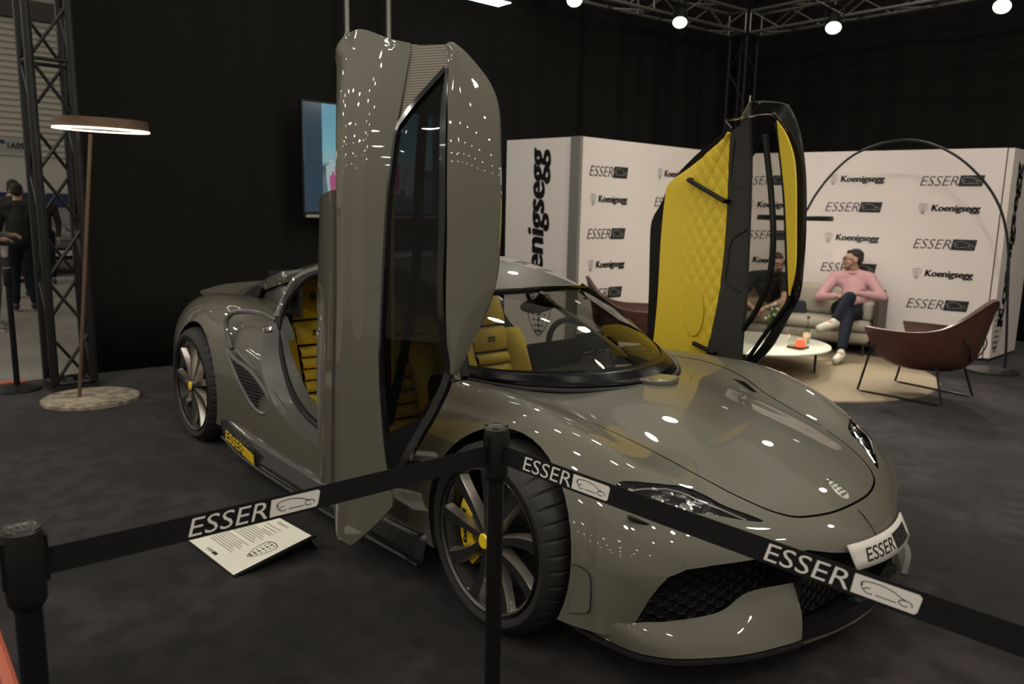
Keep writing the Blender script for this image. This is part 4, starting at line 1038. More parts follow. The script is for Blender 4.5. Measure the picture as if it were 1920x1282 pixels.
def koe_logo(w, h):
    t0 = xf(fit_box(text_mesh('Koenigsegg', 1, .14, .010, .001), w*.76, h*.90), T(w*.115, 0, 0))
    t = add(*[xf(t0, T(w*k, h*k*.8, 0)) for k in (-.006, 0, .006)])          # heavy strokes
    return t, xf(shield(w*.14, h*1.15), T(-w*.40, 0, 0))
_lg = {}
def logo(kind, fr, px, py, w, h, parent):
    u, z = onwall(px, py, fr)
    p0, d, L_ = fr; nrm = np.array([d[1], -d[0]]); rz = math.atan2(d[1], d[0])
    loc = (p0[0]+d[0]*u+nrm[0]*.004, p0[1]+d[1]*u+nrm[1]*.004, z)
    loc = tuple(Vector(loc)-Vector(parent.location))
    if kind not in _lg:
        if kind == 'E':
            t, b_, c_ = esser_logo(w, h)
            me = mk('x', add(t, b_), PRINTBLK, None, False); me2 = mk('x', c_, mat('print_line', (.30, .29, .28), .5), None, False)
        else:
            t, s_ = koe_logo(w, h)
            me = mk('x', t, PRINTBLK, None, False); me2 = mk('x', s_, PRINTGRY, None, False)
        _lg[kind] = (me.data, me2.data)
        for q in (me, me2): bpy.data.objects.remove(q)
        _lg[kind][0].name = 'printed_logo'; _lg[kind][1].name = 'printed_emblem'
    o = linkmesh('printed_logo', _lg[kind][0], parent, loc, (R(90), 0, rz))
    linkmesh('printed_emblem', _lg[kind][1], o)
def board(name, p0, p1, th, label):
    fr = wallframe(p0, p1); p0_, d, L_ = fr; nrm = np.array([d[1], -d[0]])
    o = empty(name, (p0[0], p0[1], 0)); tag(o, label, 'backdrop')
    c = [(0, 0), tuple(d*L_), tuple(d*L_-nrm*th), tuple(-nrm*th)]
    mk('panel', prism(c, .03, HB, 'z'), WHITEP, o, False)
    mk('plinth', prism([tuple(np.array(q)*.995-nrm*.01) for q in c], 0, .03, 'z'), BLACK, o, False)
    return o, fr
W1, F1 = board('printed_backdrop', (-3.62, 3.21), (-3.66, 5.98), .06, 'white logo backdrop behind the car, left of the far door')
W2, F2 = board('printed_backdrop', (-3.66, 6.02), (-.86, 6.79), .06, 'white logo backdrop behind the sofa')
W3, F3 = board('printed_backdrop', (-4.62, 3.06), (-3.74, 3.19), .06, 'narrow white end panel with vertical lettering beside the near door')
W4, F4 = board('printed_backdrop', (-.80, 6.83), (-.82, 7.75), .06, 'white end panel with vertical lettering at the right edge')
cp = mk('corner_post', box(-3.735, -3.60, 3.16, 3.20, .0, HB), mat('post_grey', (.27, .26, .23), .5, .3), None, False); tag(cp, 'grey aluminium corner post of the white backdrop', 'post')
for px, py, k in ((1142, 322, 'E'), (1141, 375, 'K'), (1137, 438, 'E'), (1136, 497, 'K'), (1131, 549, 'E'), (1262, 328, 'K'), (1258, 379, 'E'), (1254, 437, 'K'), (1250, 491, 'E'), (1246, 543, 'K'), (1330, 331, 'E'), (1330, 381, 'K')):
    logo(k, F1, px, py, .62, .105, W1)
for px, py, k in ((1437, 338, 'E'), (1445, 385, 'K'), (1438, 440, 'E'), (1436, 489, 'K'), (1605, 337, 'K'), (1600, 388, 'E'), (1595, 447, 'K'), (1590, 502, 'E'), (1785, 339, 'E'), (1778, 392, 'K'), (1771, 458, 'E'), (1765, 515, 'K'), (1757, 571, 'E'), (1748, 620, 'K')):
    logo(k, F2, px, py, .62, .105, W2)
def vert(fr, parent, u, z, w, h):
    p0, d, L_ = fr; nrm = np.array([d[1], -d[0]])
    t0 = fit_box(text_mesh('Koenigsegg', 1, .10, .010, .001), w, h)
    t = add(*[xf(t0, T(w*k, h*k, 0)) for k in (-.008, 0, .008)])
    v = [(-y, x, zz) for x, y, zz in t[0]]
    v, f = place((v, t[1]), fr, u, z); o = Vector(parent.location)
    mk('vertical_lettering', ([tuple(Vector(p)-o) for p in v], f), PRINTBLK, parent, False)
u, z = onwall(1010, 395, F3); vert(F3, W3, u, 1.31, 1.75, .30)
u, z = onwall(1897, 440, F4); vert(F4, W4, u, 1.26, 1.78, .25)
u, z = onwall(1866, 637, F4); v, f = place(shield(.34, .50), F4, u, .33); mk('printed_emblem', ([tuple(Vector(p)-Vector(W4.location)) for p in v], f), PRINTGRY, W4, False)
u, z = onwall(1010, 600, F3); v, f = place(shield(.34, .50), F3, u, .42); mk('printed_emblem', ([tuple(Vector(p)-Vector(W3.location)) for p in v], f), PRINTGRY, W3, False)

# ================================================================== LOUNGE
rug = mk('round_rug', lathe([(0, .012), (1.455, .012), (1.495, .010), (1.505, .0)], 72), mat('rug_beige', (.29, .225, .145), .95, noise=(60, (.23, .18, .115), .3, .7, .3)), None); rug.location = (-2.06, 4.55, 0)
tag(rug, 'round beige rug under the lounge furniture', 'rug')
# sofa
FAB = mat('sofa_fabric', (.40, .36, .29), .9, noise=(90, (.32, .29, .23), .3, .7, .2))
WOOD = mat('dark_wood', (.055, .038, .026), .5)
SA = math.atan2(.77, 2.80)
SO = empty('sofa', (-1.66, 5.865, .012), SA); tag(SO, 'beige two-seat sofa in front of the white backdrop', 'sofa')   # local -x runs along the seat, +y to the back
def soft(x0, x1, y0, y1, z0, z1, r_=.05, seg=4):
    o = mk('cushion', box(x0, x1, y0, y1, z0, z1), FAB); bevel(o, r_, seg); resmooth(o, 50); return o
def sp_(name, o): o.name = name; o.data.name = name; o.parent = SO
sp_('seat_base', soft(-1.98, -.04, .0, .60, .13, .27, .06)); sp_('seat_cushion', soft(-.98, -.04, -.02, .56, .265, .39, .055)); sp_('seat_cushion', soft(-1.97, -.99, -.02, .56, .265, .39, .055))
for x0, x1 in ((-.96, -.06), (-1.94, -1.0)):
    o = soft(x0, x1, .42, .60, .38, .74, .07); sp_('back_cushion', o)
sp_('back_frame', mk('b', box(-2.0, 0, .60, .645, .10, .70), WOOD, None, False))
for x in (-2.02, .0): sp_('arm_panel', mk('a', box(x-.02, x+.03, .02, .64, .10, .62), WOOD, None, False)); 
sp_('arm_cushion', soft(-.16, -.03, .10, .55, .38, .60, .05))
for x in (-1.9, -.10):
    for y in (.05, .56): sp_('leg', mk('l', tube([(x, y, 0), (x, y, .14)], .012, 8), DKMETAL))
pl = soft(-1.12, -.80, .28, .40, .0, .30, .05, 3); pl.name = 'scatter_cushion'; pl.data.materials[0] = mat('navy_cushion', (.02, .022, .032), .9)
pl.location = (SO.location.x, SO.location.y, .40); pl.rotation_euler = (R(-10), R(-6), SA); tag(pl, 'dark navy cushion on the sofa between the two men', 'cushion')
# coffee table
TB = empty('coffee_table', (-2.18, 4.31, .012)); tag(TB, 'low round coffee table with a white top', 'table')
mk('table_top', lathe([(0, .262), (.70, .262), (.735, .257), (.74, .247), (.70, .238), (0, .238)], 64), mat('table_white', (.62, .63, .53), .4), TB)
for k in range(4):
    a = R(24+90*k); mk('leg', tube([(.60*math.cos(a), .60*math.sin(a), 0), (.60*math.cos(a), .60*math.sin(a), .24)], .012, 8), BLACK, TB)
mk('ring', tube([(.60*math.cos(a), .60*math.sin(a), .232) for a in np.linspace(0, 2*math.pi, 49)], .008, 6, False), BLACK, TB)
TZ = .275
p = at(1496, 652, 'z', TZ)
TL = empty('tealight', tuple(p)); tag(TL, 'square glass tealight glowing red on the coffee table', 'candle')
mk('base', box(-.075, .075, -.075, .075, 0, .018), WOOD, TL, False)
GLC = glass('clear_glass', (.93, .95, .92))
for ang in range(4): mk('glass_side', xf(box(-.07, .07, .066, .070, .018, .19), RZ(R(90*ang))), GLC, TL, False)
mk('glow', lathe([(0, .10), (.03, .095), (.05, .06), (.05, .03), (.03, .02), (0, .02)], 16), mat('ember', (.6, .1, .05), .5, emit=(1, .10, .04), es=1.1), TL)
mk('flame', lathe([(0, .075), (.012, .055), (.015, .035), (0, .02)], 10), mat('flame', (1, .8, .5), .5, emit=(1, .75, .4), es=10), TL); TL.children[-1].location = (.045, -.045, 0)
lamp('POINT', 'tealight_glow', tuple(p+[0, 0, .1]), 1.2, (1, .35, .15), .04)
p = at(1512, 643, 'z', TZ); BT = empty('bottle', tuple(p)); tag(BT, 'clear glass bottle behind the tealight', 'bottle')
mk('glass_body', lathe([(0, .002), (.032, .002), (.034, .02), (.034, .13), (.014, .18), (.012, .26), (.014, .262)], 20), glass('bottle_glass', (.80, .90, .80)), BT)
mk('cap', lathe([(0, .275), (.014, .272), (.015, .258), (.013, .25)], 14), DKMETAL, BT); mk('label', lathe([(.0345, .06), (.0345, .115)], 20), WHITE, BT)
p = at(1444, 642, 'z', TZ); PT = empty('potted_flower', tuple(p)); tag(PT, 'small pot of white flowers on the coffee table behind the door bar', 'plant')
mk('pot', lathe([(0, .0), (.055, 0), (.065, .13), (.058, .13), (.05, .10), (0, .10)], 24), mat('pot_grey', (.20, .20, .18), .6), PT)
LEAF = mat('leaf', (.07, .13, .035), .6); PET = mat('petal', (.62, .62, .52), .6)
rr = random.Random(5)
for k in range(22):
    a = rr.random()*6.28; h = .14+.16*rr.random(); o_ = .03+.07*rr.random(); w_ = .012+.006*rr.random()
    c_, s_ = math.cos(a), math.sin(a); P_ = [(0, 0, .09), (o_*.4*c_, o_*.4*s_, h*.6+.06), (o_*c_, o_*s_, h+.06)]
    v = []
    for (x, y, z), q in zip(P_, (.4, 1.0, .05)): v.append([(x-s_*w_*q, y+c_*w_*q, z), (x+s_*w_*q, y-c_*w_*q, z)])
    lf = mk('leaf', grid(v), LEAF, PT); solid(lf, .002, 0)
    if k % 2 == 0: 
        q = (o_*.8*c_, o_*.8*s_, h+.10); fl_ = mk('flower', lathe([(0, .016), (.014, .010), (.018, 0), (.008, -.01)], 8), PET, PT); fl_.location = q
# shell armchairs
LEA = mat('brown_leather', (.095, .040, .028), .42, noise=(14, (.075, .030, .021), .3, .7, .1))
def armchair(loc, rz, label):
    C_ = empty('armchair', loc, rz); tag(C_, label, 'armchair', 'brown leather armchairs')      # local +x is where it faces
    # wrap-around shell: rows by angle from one arm round the back to the other
    rows_ = []
    for k in range(33):
        a = R(-122+244*k/32)              # 0 = back
        c_, s_ = math.cos(a), math.sin(a); bk = math.cos(a/2.0)**2 if abs(a) < math.pi else 0
        top = .585+.305*max(0, math.cos(a*.95))**3.2; arm = max(0, abs(math.degrees(a))-60)/62
        rows_.append([(-.05-.16*c_, .17*s_, .265), (-.05-.27*c_, .27*s_, .275), (-.04-.345*c_+.08*arm, .335*s_, .34), (-.04-(.375+.03*bk)*c_+.12*arm, .365*s_, .45), (-.04-(.395+.08*bk)*c_+.15*arm, .385*s_, top-.05), (-.04-(.40+.10*bk)*c_+.16*arm, .39*s_, top)])
    sh = mk('shell', grid(bsurf(np.array(rows_), 66, 20)), LEA, C_); solid(sh, .032, 0); resmooth(sh, 60)
    st = mk('seat_pad', lathe([(0, .38), (.18, .385), (.27, .375), (.305, .34), (.29, .305), (0, .285)], 40), LEA, C_); st.scale = (1.05, 1, 1); st.location = (.03, 0, 0)
    fr = cr([(.30, -.31, .33), (.22, -.30, .31), (0, -.28, .29)], 4)
    for s in (-1, 1):
        pts = [(.27, s*.33, .42), (.36, s*.335, .012), (.30, s*.335, .008), (-.30, s*.29, .008), (-.34, s*.29, .012), (-.23, s*.24, .36)]
        o = mk('sled_leg', tube(pts, .010, 8), BLACK, C_)
    mk('cross_bar', tube([(-.23, -.24, .335), (-.10, 0, .30), (-.23, .24, .335)], .010, 8), BLACK, C_)
    pp = cr([(-.34, -.22, .60), (-.40, -.16, .48), (-.36, 0, .36), (-.40, .16, .48), (-.34, .22, .60)], 5)
    mk('shell_piping', tube([(p[0]-.05, p[1], p[2]) for p in pp], .006, 6), BLACK, C_)
    return C_
armchair((-.61, 4.42, .012), R(176), 'brown leather armchair with thin black legs at the edge of the rug')
armchair((-2.95, 3.42, .012), R(48), 'brown leather armchair behind the windscreen, mostly hidden by the car')
# arc lamp
AL = empty('arc_lamp', (-.50, 6.36, 0)); tag(AL, 'black arc lamp bending over the lounge', 'lamp')
mk('base', lathe([(0, .022), (.235, .022), (.245, .018), (.245, .0)], 48), mat('lamp_base', (.05, .048, .045), .3, .5), AL); AL.children[-1].location = (-.07, -.16, 0)
arc = [at(x, y, 'y', 6.36-.85*max(0, (1890-x)/400)) for x, y in ((1884, 690), (1887, 640), (1889, 560), (1891, 480), (1886, 430), (1873, 385), (1845, 340), (1800, 297), (1750, 271), (1700, 262), (1650, 270), (1600, 291), (1560, 326), (1530, 364), (1512, 395), (1500, 407))]
mk('arc_pole', tube([tuple(np.array(p)-[-.50, 6.36, 0]) for p in cr(arc, 5)], .013, 8), BLACK, AL)
c = at(1490, 408, 'y', 5.51); c[1] -= 6.36
mk('shade', xf(lathe([(0, .028), (.38, .028), (.405, .02), (.405, -.03), (.39, -.03)], 56), T(c[0]+.50, c[1], c[2])), BLACK, AL)
mk('diffuser', xf(lathe([(0, -.026), (.388, -.026)], 48), T(c[0]+.50, c[1], c[2])), mat('arc_light', (.9, .88, .8), .5, emit=(1, .95, .85), es=2.6), AL)
# ring floor lamp at the left
RL = empty('ring_lamp', (-4.6, -1.10, 0)); tag(RL, 'tall bronze floor lamp with a glowing ring head and round stone base', 'lamp')
mk('base', lathe([(0, .030), (.335, .030), (.345, .024), (.345, 0)], 56), mat('stone', (.42, .36, .26), .7, noise=(16, (.14, .12, .09), .35, .6, .3)), RL); RL.children[-1].location = (.02, -.13, 0)
BRZ = mat('bronze', (.16, .10, .065), .42, .5)
q0, q1 = at(149, 744, 'x', -4.6), at(170, 252, 'x', -4.6)
mk('stem', tube([tuple(q0-[-4.6, -1.10, 0]), tuple(q1-[-4.6, -1.10, 0])], .014, 10), BRZ, RL)
cc = at(191, 243, 'x', -4.6)-np.array([-4.6, -1.10, 0])
M = T(*cc) @ RY(R(2.3))
rg = mk('ring', xf(add(lathe([(.325, .0), (.325, .075), (.305, .075), (.305, 0)], 72)), M), BRZ, RL)
mk('ring_light', xf(lathe([(.325, -.001), (.331, .003), (.331, -.009), (.301, -.009), (.303, .0)], 72), M), mat('ring_glow', (1, .95, .8), .5, emit=(1, .90, .68), es=5.0), RL)
mk('cross_bar', xf(tube([(-.31, 0, .02), (.31, 0, .02)], .012, 8), M @ RZ(R(60))), BRZ, RL)

# ================================================================== BARRIER POSTS AND BELTS
PH = .96
def stanchion(loc, rz, label, h=PH):
    o = empty('barrier_post', loc, rz); tag(o, label, 'barrier post', 'belt barrier posts')
    mk('base', lathe([(0, .045), (.03, .045), (.15, .022), (.172, .012), (.174, 0)], 48), BLACK, o)
    mk('pole', lathe([(.0225, .02), (.0225, h-.14)], 28), mat('pole_black', (.012, .012, .012), .28, .3), o)
    hd = mk('head', lathe([(.024, h-.150), (.031, h-.138), (.033, h-.130), (.0335, h-.012), (.031, h-.004), (.028, h-.004)], 36), BLACK, o)
    mk('cap', lathe([(.031, h-.010), (.033, h-.004), (.031, h+.001), (.024, h+.001), (.022, h-.002), (0, h-.002)], 36), DKMETAL, o)
    em = shield(.046, .028, 5)
    mk('cap_emblem', xf(em, T(0, 0, h+.0005)), mat('cap_silver', (.5, .48, .45), .3, .8), hd)
    for k in range(4):
        a = R(45+90*k); mk('cap_clip', xf(box(-.008, .008, -.004, .004, 0, .006), T(.028*math.cos(a), .028*math.sin(a), h-.003) @ RZ(a+R(90))), CHROME, hd, False)
    for k in range(2):
        a = R(90*k*2); mk('belt_slot', xf(box(-.006, .006, -.012, .012, h-.105, h-.018), T(.031*math.cos(a), .031*math.sin(a), 0) @ RZ(a)), BLACKG, hd)
    return o
PA, PB, PC = (.499, -1.364), (.489, -2.457), (1.98, -1.28)
stanchion((*PA, 0), R(90), 'black barrier post in front of the front wheel, joining two belts')
stanchion((*PB, 0), R(90), 'black barrier post at the lower left corner, nearest the viewer')
stanchion((*PC, 0), 0, 'black barrier post just outside the right edge')
pb_ = at(48, 728, 'z', 0); stanchion((pb_[0]+.02, pb_[1]-.06, 0), 0, 'black barrier post on the far left beside the truss tower', 1.0)
BELT = mat('black_webbing', (.013, .0125, .0125), .85, spec=.2, noise=(240, (.010, .0095, .0095), .3, .7, .15))
def belt(p0, p1, z0, z1, label, prints, sag=.012, w=.052, flip=1):
    p0, p1 = np.array([*p0, z0]), np.array([*p1, z1]); d = (p1-p0); L_ = np.linalg.norm(d[:2]); dh = d[:2]/L_
    p0 = p0+np.array([*dh, 0])*.030; p1 = p1-np.array([*dh, 0])*.030; d = p1-p0; L_ = np.linalg.norm(d)
    nrm = np.array([dh[1], -dh[0], 0])*flip
    def P(t, y, off): return p0+d*t+np.array([0, 0, y-sag*4*t*(1-t)])+nrm*off
    o = mk('barrier_belt', grid([[tuple(P(t, y, 0)) for y in (-w/2, w/2)] for t in np.linspace(0, 1, 40)]), BELT, None, False); solid(o, .0016, 0)
    tag(o, label, 'barrier belt', 'belts between the posts')
    for (c, wd) in prints:                           # centre along the belt (m), width (m)
        def lay(vf, off): v, f = vf; return [tuple(P((c+x)/L_, y, off)) for x, y, z in v], f
        h = w*.74
        tx = fit_box(text_mesh('ESSER', 1, .22, -.004, 0), wd*.565, h)
        tx = ([(x-wd*.21, y, z) for x, y, z in tx[0]], tx[1])
        mk('belt_lettering', lay(tx, .0016), WHITE, o, False)
        x0, x1, r_ = wd*.09, wd*.50, .005
        bx_ = [(x0, -h/2), (x1-r_-.006, -h/2), (x1-.006, -h/2+r_), (x1, h/2-r_), (x1-r_, h/2), (x0+.006, h/2)]
        md = mk('belt_mark', lay(([(x, y, 0) for x, y in bx_], [tuple(range(6))]), .0016), WHITE, o, False)
        cl = car_logo(wd*.34, h*.80); cl = ([(x+wd*.30, y, z) for x, y, z in cl[0]], cl[1])
        mk('belt_sketch', lay(cl, .0022), PRINTBLK, md, False)
    return o
belt(PB, PA, .888, .888, 'black belt with white lettering running to the lower left post', [(.398, .294)], .004, .052, 1)
belt(PA, PC, .888, .872, 'black belt with two white prints running to the right edge', [(.215, .29), (.896, .296)], .004, .052, 1)

# ================================================================== INFORMATION BOARD ON THE FLOOR
q0, q1 = at(345, 1010, 'z', .004), at(437, 1082, 'z', .004)
q3, q2 = at(505, 955, 'z', .115), at(592, 1003, 'z', .115)
IB = empty('information_board', tuple(q0)); tag(IB, 'white information sheet in a black frame propped on the carpet', 'sign')
def bp_(u, v, off=0):
    a = np.array(q0)+(np.array(q1)-q0)*u; b = np.array(q3)+(np.array(q2)-q3)*u
    nn = np.cross(np.array(q1)-q0, np.array(q3)-q0); nn /= np.linalg.norm(nn)
    return tuple(a+(b-a)*v+nn*off-np.array(q0))
def quad(u0, u1, v0, v1, off): return [bp_(u0, v0, off), bp_(u1, v0, off), bp_(u1, v1, off), bp_(u0, v1, off)], [(0, 1, 2, 3)]
v = quad(0, 1, 0, 1, 0)[0]+quad(0, 1, 0, 1, -.012)[0]
mk('frame', (v, [(0, 1, 2, 3), (7, 6, 5, 4), (0, 4, 5, 1), (1, 5, 6, 2), (2, 6, 7, 3), (3, 7, 4, 0)]), BLACK, IB, False)
sh_ = mk('sheet', quad(.03, .98, .02, .96, .003), mat('paper', (.80, .77, .66), .35, coat=.3), IB, False)
GRY = mat('print_text', (.25, .22, .19), .6)
for blk in range(2):
    for k in range(7):
        v0 = .22+blk*.26+k*.032; mk('text_line', quad(.16, .62-.04*(k % 3), v0, v0+.008, .004), GRY, sh_, False)
for k in range(3): mk('text_line', quad(.30+.05*k, .62, .80-.05*k, .81-.05*k, .004), GRY, sh_, False)
hd_ = fit_box(text_mesh('Gemera', 1, 0, .0, 0), 1, 1)
mk('heading', ([bp_(.50+x*.22, .90+y*.045, .004) for x, y, z in hd_[0]], hd_[1]), GRY, sh_, False)
sv = shield(1, 1, 6)
mk('sheet_emblem', ([bp_(.80+x*.20, .46+y*.34, .004) for x, y, z in sv[0]], sv[1]), PRINTGRY, sh_, False)
e_ = fit_box(text_mesh('ESSER', 1, .2, 0, 0), 1, 1)
mk('sheet_lettering', ([bp_(.40+x*.10, .09+y*.035, .004) for x, y, z in e_[0]], e_[1]), PRINTBLK, sh_, False); mk('sheet_mark', quad(.46, .54, .07, .11, .004), PRINTBLK, sh_, False)
mk('prop', (lambda a, b, c, d: ([a, b, c, d], [(0, 1, 2, 3)]))(bp_(.2, .98, -.012), bp_(.8, .98, -.012), tuple(np.array(bp_(.8, .98, -.012))*[1, 1, 0]+[0, .06, -.003]), tuple(np.array(bp_(.2, .98, -.012))*[1, 1, 0]+[0, .06, -.003])), BLACK, IB, False)
# red handrail end at the lower left corner
# ================================================================== PEOPLE
def capsule(p0, p1, r0, r1, n=12):
    p0, p1 = Vector(p0), Vector(p1); d = p1-p0; L_ = d.length; t = d/L_ if L_ > 1e-6 else Vector((0, 0, 1))
    pts, rs = [], []
    for k in range(4): a = math.pi/2*k/4; pts.append(p0-t*r0*math.cos(a)); rs.append(max(r0*math.sin(a), .001))
    for k in range(3): q = k/2; pts.append(p0+d*q); rs.append(r0+(r1-r0)*q)
    for k in range(1, 5): a = math.pi/2*k/4; pts.append(p1+t*r1*math.sin(a)); rs.append(max(r1*math.cos(a), .001))
    return tube([tuple(p) for p in pts], rs, n)
def ellip(c, r, M=None, n=16):
    v, f = lathe([(math.sin(math.pi*k/n), -math.cos(math.pi*k/n)) for k in range(n+1)], 2*n)
    v = [Vector((x*r[0], y*r[1], z*r[2])) for x, y, z in v]
    if M is not None: v = [M @ q for q in v]
    return [tuple(q+Vector(c)) for q in v], f
def fuse(name, parts, m, parent, vox=.012, smooth=4):
    """melt overlapping volumes into one continuous skin"""
    o = mk(name, add(*parts), m, None)
    md = o.modifiers.new('r', 'REMESH'); md.mode = 'VOXEL'; md.voxel_size = vox
    s_ = o.modifiers.new('s', 'SMOOTH'); s_.iterations = smooth; s_.factor = .5
    bake(o); me = o.data
    me.polygons.foreach_set('use_smooth', [True]*len(me.polygons))
    if not me.materials: me.materials.append(m)
    o.parent = parent; return o
SKIN_ = mat('skin', (.46, .27, .19), .55); HAIRD = mat('hair_dark', (.022, .016, .012), .7); HAIRB = mat('hair_brown', (.05, .034, .022), .7)
BEARD = mat('beard', (.09, .055, .035), .8)
PINK = mat('pink_shirt', (.56, .31, .32), .8); NAVY = mat('navy_jeans', (.014, .017, .026), .9, spec=.2); KHAKI = mat('khaki', (.26, .20, .12), .85)
TEE = mat('black_shirt', (.012, .012, .012), .85); SHOEW = mat('white_shoe', (.66, .62, .52), .6); SOLE = mat('shoe_sole', (.42, .37, .28), .7)
DSHOE = mat('dark_shoe', (.02, .02, .02), .6); GREYF = mat('grey_fleece', (.22, .22, .22), .9); JACK = mat('dark_jacket', (.02, .018, .016), .85)
def hand(w, d, up, s=1.0, side=1, curl=.5):
    """palm and five bent fingers; w wrist, d pointing direction, up the back of the hand"""
    w, d, up = Vector(w), Vector(d).normalized(), Vector(up); sd = d.cross(up).normalized()*side; up = sd.cross(d)*side
    parts = [ellip(w+d*.045*s, (.038*s, .038*s, .020*s)), capsule(w, w+d*.06*s, .026*s, .030*s)]
    for k, ln in enumerate((.068, .076, .070, .056)):
        b = w+d*.078*s+sd*(-.030+.020*k)*s; m1 = b+(d*(1-curl*.35)-up*curl*.45).normalized()*ln*.55*s; e = m1+(d*(1-curl)-up*curl*1.0).normalized()*ln*.5*s
        parts += [capsule(b, m1, .0095*s, .0088*s, 8), capsule(m1, e, .0088*s, .0075*s, 8)]
    b = w+d*.025*s-sd*.032*s; m1 = b+(d*.6-sd*.8).normalized()*.036*s; e = m1+(d*.95-sd*.2-up*.3*curl).normalized()*.032*s
    parts += [capsule(b, m1, .013*s, .0105*s, 8), capsule(m1, e, .0105*s, .009*s, 8)]
    return parts
def head_parts(c, f, s=1.0):
    """c centre, f facing; skull, jaw, nose, ears, neck root"""
    f = Vector(f).normalized(); r_ = f.cross(Vector((0, 0, 1))).normalized(); u = r_.cross(f); c = Vector(c)
    M = Matrix((tuple(r_), tuple(f), tuple(u))).transposed()
    P = lambda x, y, z: c+r_*x*s+f*y*s+u*z*s
    pr = [ellip(P(0, -.012, .03), (.076*s, .095*s, .088*s), M), ellip(P(0, .022, -.045), (.058*s, .070*s, .075*s), M), ellip(P(0, .045, -.088), (.034*s, .036*s, .026*s), M),
          capsule(P(0, .088, .012), P(0, .108, -.028), .010*s, .015*s, 8), ellip(P(0, .080, .030), (.050*s, .020*s, .014*s), M), ellip(P(0, .078, -.062), (.025*s, .016*s, .012*s), M)]
    for q in (-1, 1): pr.append(ellip(P(q*.078, -.008, -.008), (.012*s, .022*s, .034*s), M)); pr.append(ellip(P(q*.042, .066, -.022), (.022*s, .020*s, .018*s), M))
    return pr, P, M
def face(P, M, parent, s=1.0, brow=HAIRD, glasses=False, beard=None):
    for q in (-1, 1):
        e = mk('eye', ellip(P(q*.032, .083, .008), (.013*s, .008*s, .008*s), M, 8), mat('eye_white', (.55, .52, .48), .3), parent)
        mk('iris', ellip(P(q*.032, .0905, .008), (.0055*s, .003*s, .0055*s), M, 6), HAIRD, e)
        mk('eyebrow', capsule(P(q*.016, .094, .032), P(q*.052, .082, .034), .0055*s, .004*s, 6), brow, parent)
    mk('mouth', capsule(P(-.020, .094, -.062), P(.020, .094, -.062), .005*s, .005*s, 6), mat('lips', (.30, .12, .10), .6), parent)
    if glasses:
        g = mk('glasses', add(*[tube([tuple(P(q*.034+.026*math.cos(a), .102, .006+.019*math.sin(a))) for a in np.linspace(0, 2*math.pi, 17)], .0026, 6, False) for q in (-1, 1)],
                              tube([tuple(P(-.009, .103, .010)), tuple(P(.009, .103, .010))], .0025, 6), *[tube([tuple(P(q*.060, .10, .010)), tuple(P(q*.080, .0, .010))], .0025, 6) for q in (-1, 1)]), PRINTBLK, parent)
    if beard:
        b = fuse('beard', [ellip(P(0, .050, -.085), (.044*s, .046*s, .034*s), M), capsule(P(-.056, .02, -.045), P(-.035, .06, -.085), .020*s, .018*s), capsule(P(.056, .02, -.045), P(.035, .06, -.085), .020*s, .018*s), capsule(P(-.022, .092, -.046), P(.022, .092, -.046), .008*s, .008*s)], beard, parent, .007, 2)
def hair(P, M, parent, m, s=1.0, fringe=.02, low=0.0):
    h = [ellip(P(0, -.024, .047), (.0785*s, .092*s, .077*s), M), ellip(P(0, -.055, .010-low), (.075*s, .058*s, .072*s), M), ellip(P(0, .040, .088), (.052*s, .032*s, .022*s), M)]
    return fuse('hair', h, m, parent, .008, 2)
